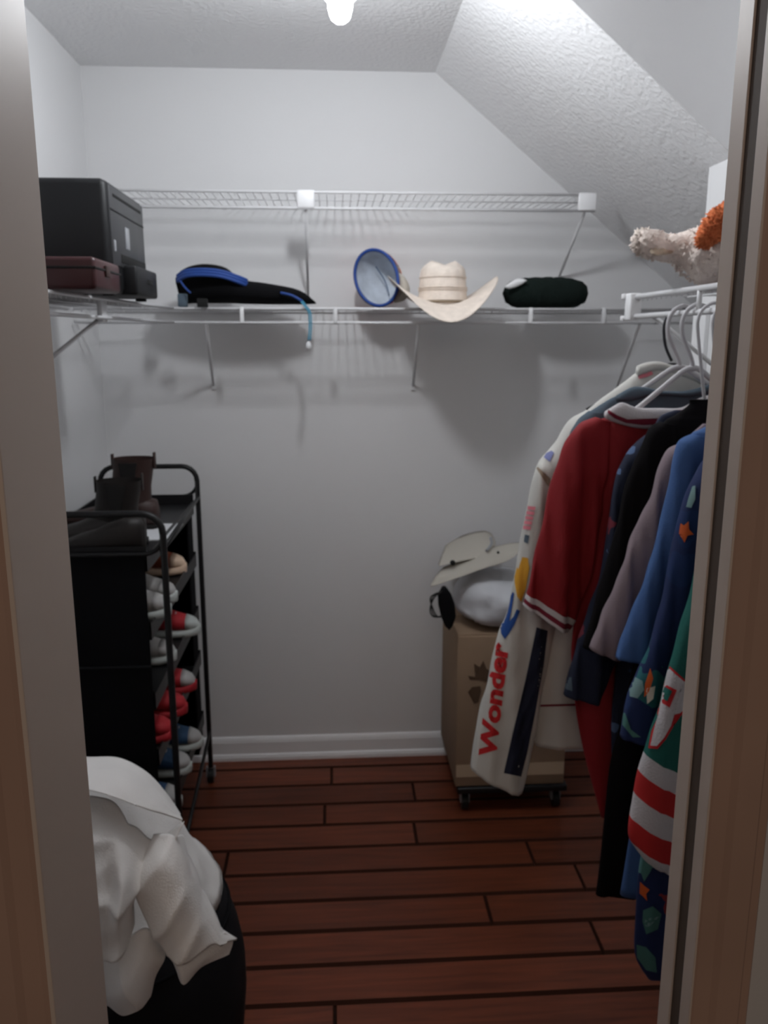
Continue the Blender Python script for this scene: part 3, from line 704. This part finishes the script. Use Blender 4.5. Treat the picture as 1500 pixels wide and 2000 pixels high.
Y7 = 1.265
hanger(Y7, 'white', 'white clothes hanger of the plain blue shirt', zn=1.475, sh=(1350, 852))
t, bo, so = garment('blue_shirt', 'plain medium blue shirt with wide short sleeve, its long hem reaching low', 'shirt', Y7,
    [(1395, 825), (1370, 838), (1350, 852), (1345, 900), (1340, 1000), (1325, 1150), (1300, 1300), (1268, 1450), (1238, 1600), (1212, 1748)],
    [(1352, 848, 1385, 855, .014), (1328, 862, 1385, 890), (1316, 900, 1380, 940), (1308, 950, 1370, 1000), (1288, 1040, 1350, 1090), (1262, 1120, 1330, 1150), (1232, 1205, 1300, 1230), (1202, 1284, 1276, 1291)],
    M['bluet'], ph=.7, sb=.021, fold=.003)

Y8 = 1.205
hanger(Y8, 'white', 'white clothes hanger of the blue tropical shirt', zn=1.475, sh=(1382, 910))
t, bo, so = garment('tropical_shirt', 'dark blue tropical-print shirt with teal leaves and orange starfish, hem near the floor', 'shirt', Y8,
    [(1420, 870), (1400, 885), (1382, 910), (1372, 980), (1355, 1150), (1335, 1300), (1300, 1450), (1268, 1600), (1250, 1700), (1243, 1800), (1242, 1868), (1262, 1905)],
    [(1385, 890, 1420, 895, .014), (1368, 912, 1415, 940), (1345, 960, 1400, 1000), (1329, 1010, 1390, 1060), (1312, 1090, 1372, 1130), (1293, 1180, 1352, 1220), (1265, 1270, 1330, 1310), (1232, 1350, 1305, 1390), (1211, 1438, 1288, 1450)],
    M['hawaii'], ph=1.7, sb=.022, fold=.003)
star = [(1329, 1022), (1336, 1026), (1345, 1018), (1346, 1034), (1355, 1044), (1343, 1046), (1337, 1060), (1331, 1046), (1326, 1042)]
decal('starfish', t, so, star, Y8-.02, M['starr'], label='printed orange starfish')
decal('leaf_print', t, so, [(1344, 975), (1352, 950), (1358, 948), (1358, 975), (1350, 992), (1340, 990)], Y8-.02, M['leafl'])
decal('leaf_print', t, so, [(1228, 1330), (1240, 1322), (1255, 1330), (1258, 1348), (1245, 1364), (1230, 1360)], Y8-.02, M['leafl'])
decal('leaf_print', t, so, [(1222, 1340), (1218, 1385), (1232, 1425), (1252, 1440), (1236, 1440), (1215, 1415), (1213, 1385)], Y8-.02, M['leafc'])
decal('orange_print', t, so, [(1270, 1305), (1276, 1325), (1268, 1350), (1258, 1362), (1260, 1335)], Y8-.02, M['starr'])
decal('orange_print', t, so, [(1262, 1345), (1280, 1340), (1276, 1365), (1264, 1375)], Y8-.02, M['straw'])
decal('starfish', t, bo, [(1250, 1722), (1258, 1730), (1269, 1738), (1262, 1746), (1264, 1760), (1255, 1750), (1249, 1745)], Y8-.02, M['starr'], label='printed orange starfish')
for poly, m in (([(1256, 1680), (1270, 1676), (1272, 1700), (1258, 1722), (1252, 1705)], 'leafc'), ([(1256, 1778), (1275, 1770), (1292, 1785), (1285, 1815), (1262, 1825), (1255, 1800)], 'leafc'), ([(1260, 1796), (1288, 1790), (1270, 1808), (1258, 1812)], 'leafl'), ([(1243, 1845), (1262, 1850), (1280, 1870), (1283, 1900), (1262, 1895), (1244, 1870)], 'leafc')):
    decal('leaf_print', t, bo, poly, Y8-.02, M[m])

Y9 = 1.14
hanger(Y9, 'white', 'white clothes hanger of the green striped jersey, nearest the doorway', zn=1.475, sh=(1410, 920))
def gst(t_):
    if t_ > .925: return 1
    if t_ > .86: return 2
    if t_ > .80: return 1
    if t_ > .735: return 2
    if t_ > .675: return 1
    return 0
t, bo, so = garment('green_jersey', 'green jersey with a white number and red and white striped cuff, nearest the doorway', 'jersey', Y9,
    [(1445, 880), (1425, 895), (1410, 920), (1405, 1000), (1400, 1150), (1390, 1300), (1380, 1450), (1370, 1600)],
    [(1400, 905, 1440, 915, .016), (1386, 960, 1440, 1000), (1372, 1060, 1432, 1110), (1352, 1160, 1425, 1200), (1331, 1230, 1418, 1280), (1310, 1300, 1408, 1350), (1290, 1370, 1396, 1420), (1268, 1440, 1385, 1490), (1251, 1500, 1375, 1560), (1240, 1560, 1368, 1620), (1228, 1630, 1358, 1690), (1250, 1668, 1350, 1720)],
    M['green'], stripes=gst, smats=[M['green'], M['rib'], M['red']], ph=2.7, sb=.026, fold=.003)
out = [(1304, 1298), (1318, 1310), (1338, 1328), (1350, 1330), (1345, 1385), (1330, 1398), (1314, 1402), (1316, 1418), (1300, 1445), (1284, 1463), (1266, 1461), (1272, 1428), (1285, 1400), (1282, 1388), (1290, 1350)]
inn = [(1305, 1303), (1318, 1316), (1336, 1331), (1347, 1333), (1342, 1381), (1328, 1393), (1309, 1398), (1311, 1417), (1297, 1441), (1283, 1457), (1270, 1456), (1276, 1430), (1290, 1401), (1287, 1388), (1295, 1346)]
hol = [(1296, 1335), (1322, 1348), (1308, 1382), (1288, 1370)]
hol2 = [(1298, 1341), (1313, 1350), (1303, 1370), (1290, 1362)]
for nm, poly, m, o_ in (('number_outline', out, 'logored', .0024), ('number', inn, 'rib', .0040), ('number_outline', hol, 'logored', .0058), ('number_hole', hol2, 'green', .0080)):
    decal(nm, t, so, poly, Y9-.02, M[m], off=o_)

# ------------------------------------------------------------ box on a dolly, pillow and khaki bag on it
t = thing('box_dolly', 'low black dolly on casters under the cardboard box', 'dolly', (.59, 2.69, 0))
bm = bmesh.new(); box(bm, (.40, 2.49, .075), (.775, 2.885, .098), .004); obj('deck', bm, M['black'], t)
for x in (.43, .745):
    for y in (2.53, 2.85):
        bm = bmesh.new(); bmesh.ops.create_cone(bm, cap_ends=True, segments=20, radius1=.028, radius2=.028, depth=.022, matrix=Matrix.Translation((x, y, .0285)) @ Matrix.Rotation(PI/2, 4, 'Y')); w_ = obj('caster', bm, M['black'], t, smooth=False)
        bm = bmesh.new(); box(bm, (x-.016, y-.012, .028), (x-.012, y+.012, .076)); box(bm, (x+.012, y-.012, .028), (x+.016, y+.012, .076)); obj('caster_fork', bm, M['label'], w_, smooth=False)
t = thing('cardboard_box', 'tall brown cardboard box with dark print standing on the black dolly', 'box', (.58, 2.7, .10))
BX0, BX1, BY0, BY1, BZ = .392, .765, 2.50, 2.875, .637
bm = bmesh.new(); box(bm, (BX0, BY0, .099), (BX1, BY1, BZ), .004); bxo = obj('carton', bm, M['card'], t)
bm = bmesh.new(); box(bm, (BX0+.002, BY0-.0015, .135), (BX1-.002, BY0, .18)); obj('packing_tape', bm, M['tape'], t, smooth=False)
bm = bmesh.new(); box(bm, (BX0, BY0+.005, BZ), (BX1, BY0+.185, BZ+.004)); box(bm, (BX0, BY1-.185, BZ), (BX1, BY1-.005, BZ+.004)); obj('flap', bm, M['card'], t, smooth=False)
for poly in ([(914, 1320), (928, 1322), (926, 1296), (938, 1304), (944, 1290), (950, 1306), (960, 1312), (962, 1326), (952, 1332), (938, 1328), (918, 1328)], [(914, 1352), (922, 1342), (938, 1340), (940, 1350), (934, 1372), (926, 1374), (920, 1362)]):
    decal('printed_mark', t, bxo, poly, BY0-.004, M['print'])
t = thing('pillow', 'plump white pillow lying on the cardboard box', 'pillow', (.5, 2.68, BZ+.005))
bm = bmesh.new(); rings = []
for i in range(33):
    k = i/32; e = (1-abs(2*k-1)**2.6)**.5 if 0 < k < 1 else .03
    x = .395+.30*k; ring = ell((x, 2.645, BZ+.006+.078+.010*math.sin(k*3)), V((0, .150*e, 0)), V((0, 0, .080*e)), 40, 2.9)
    for p in ring:
        p += V((0, -1, .6))*(.022*noise.noise(p*11)+.010*noise.noise(p*26)); p.z = max(p.z, BZ+.0045) if p.y > BY0-.005 else p.z
        if p.y < 2.53: p.z -= .010+.02*(1-abs(2*k-1))*0
    rings.append(ring)
loft(bm, rings); obj('pillow_case', bm, M['pillow'], t)
t = thing('cable_bundle', 'black bundle of cable on the left corner of the cardboard box', 'cable', (.405, 2.53, BZ+.005))
bm = bmesh.new(); rings = [ell(at(x, y, 2.50), V((w_, 0, 0)), V((0, .022, 0)), 16) for x, y, w_ in ((868, 1148, .008), (868, 1160, .022), (872, 1180, .027), (876, 1205, .024), (876, 1222, .012), (876, 1226, .003))]
loft(bm, rings); obj('coil', bm, M['blackfab'], t)
bm = bmesh.new()
for k in range(3): tube(bm, [at(x, y, 2.49) for x, y in ((872, 1152), (850-k*4, 1165), (840+k*3, 1190), (848+k*4, 1205), (872, 1200))], .0022, 6, 5)
obj('wire_loop', bm, M['black'], t)
def sheet(bm, grid, y_fn, th=.004, amp=.0, fr=12, n=6, seed=0, dirs=None):
    """cloth sheet from rows of photo positions (x, y, depth); real thickness, displaced folds"""
    rows = [cat(r, n) for r in grid]; cols = list(zip(*rows)); cols = [cat(list(c), n) for c in cols]; G = list(zip(*cols))
    a = []; b = []
    for i, r in enumerate(G):
        ra = []; rb = []
        for j, (x, y, d) in enumerate(r):
            p = at(x, y, d); dd = (amp*(1-abs(noise.noise(p*fr+V((seed, 0, 0))))*2.2) + amp*.4*noise.noise(p*fr*2.7)) if amp else 0
            if dirs:
                ph = (p.x*dirs[0]+p.z*dirs[1])/dirs[2]*2*PI + 2.2*noise.noise(p*7+V((seed, 0, 0)))
                dd += dirs[3]*(1-abs(math.sin(ph/2)))**1.6
            p = p+V((0, -1, 0))*dd; ra.append(bm.verts.new(p)); rb.append(bm.verts.new(p+V((0, th, 0))))
        a.append(ra); b.append(rb)
    R, Q = len(a), len(a[0])
    for i in range(R-1):
        for j in range(Q-1):
            bm.faces.new((a[i][j], a[i][j+1], a[i+1][j+1], a[i+1][j])); bm.faces.new((b[i][j], b[i+1][j], b[i+1][j+1], b[i][j+1]))
    for i in range(R-1):
        bm.faces.new((a[i][0], a[i+1][0], b[i+1][0], b[i][0])); bm.faces.new((a[i][-1], b[i][-1], b[i+1][-1], a[i+1][-1]))
    for j in range(Q-1):
        bm.faces.new((a[0][j], b[0][j], b[0][j+1], a[0][j+1])); bm.faces.new((a[-1][j], a[-1][j+1], b[-1][j+1], b[-1][j]))
t = thing('canvas_bag', 'folded khaki canvas bag with a snap flap on top of the white pillow', 'bag', (.45, 2.66, .80))
bm = bmesh.new(); sheet(bm, [[(872, 1068, 2.80), (905, 1050, 2.80), (945, 1040, 2.80), (962, 1045, 2.80)], [(866, 1085, 2.68), (905, 1072, 2.68), (950, 1060, 2.68), (968, 1062, 2.68)], [(858, 1105, 2.60), (900, 1096, 2.60), (945, 1088, 2.60), (960, 1080, 2.60)]], None, .03, .004, 14)
obj('bag_body', bm, M['khaki'], t)
bm = bmesh.new(); sheet(bm, [[(868, 1108, 2.63), (910, 1092, 2.63), (955, 1072, 2.63), (1000, 1062, 2.63), (1024, 1062, 2.63)], [(852, 1126, 2.57), (900, 1112, 2.57), (950, 1092, 2.57), (1000, 1076, 2.57), (1022, 1070, 2.57)], [(841, 1146, 2.54), (890, 1130, 2.54), (940, 1112, 2.54), (990, 1096, 2.54), (1014, 1080, 2.54)]], None, .010, .002, 12)
obj('flap', bm, M['khaki'], t)
for x, y, r_ in ((973, 1079, .0045), (884, 1099, .009)):
    bm = bmesh.new(); bmesh.ops.create_uvsphere(bm, u_segments=14, v_segments=8, radius=r_, matrix=Matrix.Translation(at(x, y, 2.555 if x > 900 else 2.585))); obj('snap', bm, M['slot'], t)
bm = bmesh.new(); tube(bm, [at(958, 1050, 2.64), at(960, 1062, 2.62), at(950, 1076, 2.60)], .005, 8, 4); obj('strap', bm, M['label'], t)

# ------------------------------------------------------------ rolling cart
CX0, CX1, CY0, CY1 = -.785, -.425, 1.99, 2.755
t = thing('rolling_cart', 'tall black metal rolling cart with looped ends beside the left wall', 'cart', (-.6, 2.37, 0))
def loop(y, x0, x1):
    zt, zb, r = 1.165, 1.062, .05
    p = [(x1, y, .06), (x1, y, .5), (x1, y, zt-r)]
    for a in range(0, 91, 18): p.append((x1-r+r*math.cos(math.radians(a)), y, zt-r+r*math.sin(math.radians(a))))
    for a in range(90, 181, 18): p.append((x0+r+r*math.cos(math.radians(a)), y, zt-r+r*math.sin(math.radians(a))))
    p += [(x0, y, .5), (x0, y, .06)]
    bm = bmesh.new(); tube(bm, p, .0085, 10); obj('end_frame', bm, M['black'], t)
    bm = bmesh.new(); q = [(x1, y, zt-r)]
    for a in range(0, 91, 18): q.append((x1-r+r*math.cos(math.radians(a)), y+.004, zb+r-r*math.sin(math.radians(a))))
    for a in range(90, 181, 18): q.append((x0+r+r*math.cos(math.radians(a)), y+.004, zb+r-r*math.sin(math.radians(a))))
    q.append((x0, y, zt-r))
    tube(bm, q, .006, 10); obj('handle_bar', bm, M['black'], t)
loop(CY0, CX0, -.425); loop(CY1, CX0, -.465)
trays = (1.045, .865, .675, .515, .29)
for i, z in enumerate(trays):
    bm = bmesh.new(); x1 = -.47
    box(bm, (CX0+.01, CY0+.01, z-.004), (x1, CY1-.06, z), .001)
    hgt = .035 if i == 0 else .02
    box(bm, (CX0+.01, CY0+.01, z-.03), (CX0+.014, CY1-.06, z+hgt)); box(bm, (x1-.004, CY0+.01, z-.03), (x1, CY1-.06, z+(.012 if i else .012)))
    box(bm, (CX0+.01, CY0+.01, z-.03), (x1, CY0+.014, z+hgt)); box(bm, (CX0+.01, CY1-.064, z-.03), (x1, CY1-.06, z+hgt))
    obj('tray', bm, M['black'], t, smooth=False)
bm = bmesh.new(); box(bm, (CX0+.012, CY0+.004, .19), (-.475, CY0+.010, 1.068), .002); obj('end_panel', bm, M['blackfab'], t, label='black fabric end panel')
bm = bmesh.new(); box(bm, (CX0+.012, CY0-.002, .765), (-.475, CY0+.004, .769)); obj('panel_seam', bm, M['printer'], t, smooth=False)
bm = bmesh.new(); box(bm, (CX0+.012, 2.60, .19), (-.475, 2.612, 1.04), .002); box(bm, (CX0+.012, 2.60, .19), (-.476, 2.69, 1.04), .002); obj('end_panel', bm, M['blackfab'], t)
bm = bmesh.new(); box(bm, (CX0+.006, CY0+.01, .19), (CX0+.009, 2.69, 1.04)); obj('side_panel', bm, M['blackfab'], t, smooth=False)
for x, y in ((CX0, CY0), (-.425, CY0), (CX0, CY1), (-.465, CY1)):
    bm = bmesh.new(); bmesh.ops.create_cone(bm, cap_ends=True, segments=20, radius1=.026, radius2=.026, depth=.02, matrix=Matrix.Translation((x, y, .0265)) @ Matrix.Rotation(PI/2, 4, 'Y')); w_ = obj('caster', bm, M['black'], t, smooth=False)
    bm = bmesh.new(); box(bm, (x-.016, y-.008, .024), (x-.011, y+.008, .062)); box(bm, (x+.011, y-.008, .024), (x+.016, y+.008, .062)); obj('caster_fork', bm, M['label'], w_, smooth=False)
bm = bmesh.new(); tube(bm, [(-.43, CY0, 1.072), (-.462, CY1, 1.06)], .006, 8); obj('side_rail', bm, M['black'], t)
bm = bmesh.new(); tube(bm, [(-.43, CY0, .20), (-.462, CY1, .20)], .006, 8); obj('side_rail', bm, M['black'], t)

# boots on the cart
def boot(label, base, ang, zt, sh_, h):
    t = thing('ankle_boot', label, 'boot', base, 'dark ankle boots on the cart top')
    d = V((math.cos(ang), math.sin(ang), 0)); s = V((-d.y, d.x, 0)); b = V(base); z = V((0, 0, 1))
    bm = bmesh.new(); rings = []
    for hh, fw, a_, w_ in ((h, -.01, .058, .046), (h*.85, -.008, .056, .044), (h*.6, 0, .055, .041), (h*.42, .006, .060, .040), (h*.28, .015, .072, .040)):
        rings.append(ell(b+d*fw+z*hh, d*a_, s*w_, 24, 2.3))
    loft(bm, rings, False)
    rings = []
    for k, hh, w_ in ((-.072, .05, .020), (-.066, .068, .034), (-.03, .078, .041), (.02, .078, .043), (.06, .066, .044), (.10, .050, .047), (.14, .040, .047), (.175, .032, .038), (.195, .022, .022), (.205, .014, .008)):
        rings.append(ell(b+d*k+z*(.014+hh/2*.92), s*w_, z*(hh/2+.004), 20, 2.6))
    loft(bm, rings); obj('upper', bm, sh_, t)
    bm = bmesh.new(); rings = [ell(b+d*k+z*.008, s*w_, z*.008, 12, 4) for k, w_ in ((-.076, .020), (-.06, .036), (0, .040), (.06, .043), (.12, .049), (.17, .042), (.20, .022), (.209, .008))]; loft(bm, rings); obj('sole', bm, M['bootin'], t)
    for sg in (1, -1):
        bm = bmesh.new(); q = [b+z*(h*.96)+s*sg*.046+d*.022, b+z*(h*.96)+s*sg*.046-d*.03, b+z*(h*.42)+s*sg*.0425-d*.008, b+z*(h*.42)+s*sg*.0425+d*.010]; prism(bm, q, s*sg*.003); obj('elastic_gusset', bm, M['bootin'], t, smooth=False)
    bm = bmesh.new(); box(bm, b+z*(h-.03)-d*.072+s*-.008, b+z*(h+.016)-d*.066+s*.008, .001); obj('pull_tab', bm, sh_, t); bm = bmesh.new(); box(bm, b+z*(h-.03)+d*.046-s*.008, b+z*(h+.012)+d*.052+s*.008, .001); obj('pull_tab', bm, sh_, t)
    return t
ZT1 = trays[0]+.0005
boot('brown ankle boot at the back of the cart top, shaft standing highest', (-.585, 2.36, ZT1), math.radians(180), 0, M['bootr'], .205)
boot('black-brown ankle boot on the cart top just behind the near handle', (-.578, 2.16, ZT1), math.radians(190), 0, M['boot'], .175)
t = thing('dress_shoe', 'dark leather shoe on the cart top inside the near handle loop', 'shoe', (-.56, 2.055, ZT1))
bm = bmesh.new(); rings = [ell((-.70+.20*k, 2.040, ZT1+.010+h_/2), V((0, w_, 0)), V((0, 0, h_/2)), 18, 2.5) for k, w_, h_ in ((0, .010, .02), (.1, .026, .035), (.3, .034, .05), (.5, .034, .062), (.7, .031, .080), (.9, .028, .092), (1.05, .022, .088), (1.1, .008, .07))]; loft(bm, rings); obj('upper', bm, M['boot'], t)
bm = bmesh.new(); box(bm, (-.70, 2.008, ZT1), (-.485, 2.072, ZT1+.010), .003); obj('sole', bm, M['bootin'], t)
t = thing('paper_card', 'white paper lying on the right edge of the cart top', 'paper', (-.48, 2.2, ZT1))
bm = bmesh.new(); prism(bm, [(-.56, 2.20, ZT1), (-.452, 2.20, ZT1), (-.452, 2.40, ZT1), (-.55, 2.40, ZT1)], (0, 0, .003)); obj('sheet', bm, M['paper'], t, smooth=False)

def sneaker(label, x, y, z, ang, up, sole=None, L=.27, accent=None):
    t = thing('sneaker', label, 'shoe', (x, y, z), 'sneakers on the cart shelves')
    d = V((math.cos(ang), math.sin(ang), 0)); s = V((-d.y, d.x, 0)); b = V((x, y, z)); zz = V((0, 0, 1)); f = L/.28
    bm = bmesh.new(); rings = [ell(b+d*(k*f)+zz*(.013+r_), s*w_, zz*(.013+r_*.3), 16, 3.5) for k, w_, r_ in ((-.135, .012, .004), (-.125, .028, .002), (-.06, .034, 0), (0, .034, 0), (.06, .042, 0), (.10, .042, .001), (.13, .028, .004), (.143, .010, .007))]; loft(bm, rings)
    for v_ in bm.verts: v_.co.z = max(v_.co.z, z)
    obj('sole', bm, sole or M['sole'], t)
    bm = bmesh.new(); rings = []
    for k, h_, w_ in ((-.128, .070, .012), (-.118, .092, .028), (-.085, .088, .033), (-.04, .078, .033), (-.01, .088, .033), (.03, .070, .036), (.07, .050, .040), (.10, .040, .038), (.125, .030, .026), (.135, .018, .010)):
        rings.append(ell(b+d*(k*f)+zz*(.022+h_/2), s*w_, zz*h_/2, 20, 2.5))
    loft(bm, rings); obj('upper', bm, up, t)
    bm = bmesh.new()
    for k in (.015, .032, .049, .066): 
        h_ = .105-.55*k; tube(bm, [b+d*(k*f)+zz*h_*.93+s*.024, b+d*(k*f)+zz*(h_+.004), b+d*(k*f)+zz*h_*.93-s*.024], .0028, 6, 3)
    obj('laces', bm, accent or M['shoew'], t)
    bm = bmesh.new(); rings = [ell(b+d*(k*f)+zz*(.022+h_/2), s*w_, zz*h_/2, 16, 2.5) for k, h_, w_ in ((.098, .042, .0405), (.115, .036, .034), (.128, .030, .026), (.139, .018, .010))]; loft(bm, rings); obj('toe_cap', bm, accent or up, t)
    return t
z1, z2, z3, z4 = [q+.0005 for q in trays[1:]]
sneaker('rust-brown shoe with a cream toe strip, highest and farthest on the cart side', -.605, 2.50, z1, 0, M['shoeo'], M['shoec'], accent=M['shoec'])
sneaker('off-white chunky sneaker nearest the post on the upper cart shelf', -.575, 2.09, z1, math.radians(2), M['shoew'])
sneaker('off-white sneaker between the chunky one and the rust-brown shoe', -.58, 2.215, z1, math.radians(-3), M['shoew'])
sneaker('red sneaker with thick white sole sticking out of the second cart shelf', -.565, 2.46, z2, math.radians(4), M['shoer'], accent=M['sole'])
sneaker('grey-white sneaker in the middle of the second cart shelf', -.60, 2.25, z2, 0, M['shoew'])
sneaker('bright red sneaker with a white toe, farthest on the third cart shelf', -.575, 2.40, z3, math.radians(3), M['shoer'], M['shoer'], accent=M['shoew'])
sneaker('dark red sneaker nearest the post on the third cart shelf', -.585, 2.09, z3, 0, M['shoer'], M['shoer'], accent=M['shoer'])
sneaker('crimson sneaker in the middle of the third cart shelf', -.575, 2.24, z3, 0, M['shoer'], M['shoer'], accent=M['shoer'])
sneaker('blue sneaker with thick pale sole, farthest on the bottom cart shelf', -.575, 2.46, z4, math.radians(4), M['shoeb'], accent=M['shoew'])
sneaker('blue sneaker with white toe in the middle of the bottom cart shelf', -.585, 2.31, z4, 0, M['shoeb'], accent=M['shoew'])
sneaker('grey-blue sneaker nearest the post on the bottom cart shelf', -.58, 2.12, z4, 0, M['shoeb'], accent=M['shoew'])

# ------------------------------------------------------------ hamper with a shirt thrown over it
HX, HY = -.415, 1.38
t = thing('laundry_hamper', 'round black laundry hamper behind the left door jamb', 'hamper', (HX, HY, 0))
bm = bmesh.new(); lathe(bm, [(.18, .002), (.195, .01), (.215, .18), (.229, .34), (.228, .41), (.218, .47), (.198, .53), (.17, .565), (.12, .585), (.04, .59)], (HX, HY, 0), 48); obj('bin', bm, M['hamper'], t)
bm = bmesh.new(); tube(bm, ell((HX, HY, .522), V((.202, 0, 0)), V((0, .202, 0)), 48), .004, 8, closed=True); obj('drawstring', bm, M['blackfab'], t)
t = thing('crumpled_shirt', 'crumpled cream shirt thrown over the black hamper', 'shirt', (HX, HY, .6))
# heap under the folds
bm = bmesh.new(); rings = []
for i in range(26):
    k = i/25; z = .550+.268*k; r = (.190-.135*k**.9)*math.sqrt(max(0.0008, 1-k**9)); ring = ell((HX-.02*k, HY+.01, z), V((r, 0, 0)), V((0, r, 0)), 56)
    for p in ring:
        q = V((p.x*9, p.y*9, p.z*5)); f = .016*(1-2*abs(noise.noise(q)))-.004+.006*noise.noise(p*30)
        p += V((p.x-HX, p.y-HY, .3)).normalized()*f*(1-k*.3); p.z = max(p.z, .53)
    rings.append(ring)
loft(bm, rings); obj('heap', bm, M['shirtw'], t)
def drape(name, grid, amp, fr, seed, th=.005, n=9, dirs=None):
    bm = bmesh.new(); sheet(bm, grid, None, th, amp, fr, n, seed, dirs); return obj(name, bm, M['shirtw'], t)
drape('collar', [[(120, 1475, 1.36), (175, 1480, 1.33), (235, 1484, 1.31), (285, 1508, 1.30), (325, 1550, 1.30), (352, 1592, 1.30)],
                 [(120, 1508, 1.21), (175, 1512, 1.20), (235, 1520, 1.19), (280, 1540, 1.20), (318, 1568, 1.22), (352, 1597, 1.25)],
                 [(120, 1540, 1.15), (175, 1545, 1.14), (230, 1560, 1.14), (275, 1575, 1.15), (315, 1588, 1.17), (356, 1603, 1.20)]], .003, 9, 1)
drape('body', [[(120, 1555, 1.20), (170, 1552, 1.19), (220, 1562, 1.18), (260, 1600, 1.17), (300, 1640, 1.17), (362, 1598, 1.18)],
               [(120, 1640, 1.13), (170, 1640, 1.11), (215, 1640, 1.12), (250, 1670, 1.11), (285, 1690, 1.13), (335, 1650, 1.15)],
               [(125, 1740, 1.09), (180, 1740, 1.07), (215, 1735, 1.08), (240, 1740, 1.06), (265, 1745, 1.09), (290, 1700, 1.13)],
               [(135, 1820, 1.08), (185, 1820, 1.05), (215, 1815, 1.05), (235, 1800, 1.05), (252, 1790, 1.08), (262, 1755, 1.11)],
               [(150, 1850, 1.09), (195, 1858, 1.06), (215, 1860, 1.06), (238, 1856, 1.06), (252, 1838, 1.08), (265, 1800, 1.11)]], .008, 11, 5, dirs=(.35, 1, .075, .016))
drape('sleeve', [[(300, 1630, 1.17), (330, 1625, 1.16), (352, 1628, 1.18), (362, 1650, 1.24)],
                 [(272, 1700, 1.12), (320, 1690, 1.11), (360, 1680, 1.14), (388, 1710, 1.22)],
                 [(272, 1765, 1.10), (325, 1750, 1.09), (375, 1740, 1.12), (412, 1765, 1.20)],
                 [(300, 1820, 1.09), (345, 1810, 1.08), (395, 1790, 1.12), (440, 1815, 1.19)],
                 [(325, 1868, 1.09), (365, 1880, 1.08), (415, 1842, 1.12), (463, 1835, 1.18)]], .005, 10, 9, dirs=(.75, -.66, .062, .012))
drape('cuff', [[(318, 1840, 1.11), (350, 1862, 1.10), (400, 1848, 1.13), (440, 1820, 1.17)], [(335, 1872, 1.11), (358, 1895, 1.10), (405, 1870, 1.13), (455, 1838, 1.18)], [(345, 1895, 1.12), (360, 1921, 1.11), (395, 1888, 1.13), (448, 1862, 1.17)]], .003, 12, 3)
drape('tail', [[(195, 1830, 1.10), (235, 1840, 1.09), (290, 1810, 1.10), (320, 1850, 1.12)], [(185, 1890, 1.08), (235, 1900, 1.06), (280, 1880, 1.07), (322, 1872, 1.10)], [(195, 1935, 1.08), (230, 1945, 1.05), (275, 1930, 1.06), (305, 1905, 1.09)], [(212, 1955, 1.09), (240, 1982, 1.06), (270, 1965, 1.06), (298, 1935, 1.09)]], .005, 10, 7, dirs=(1, .5, .07, .012))
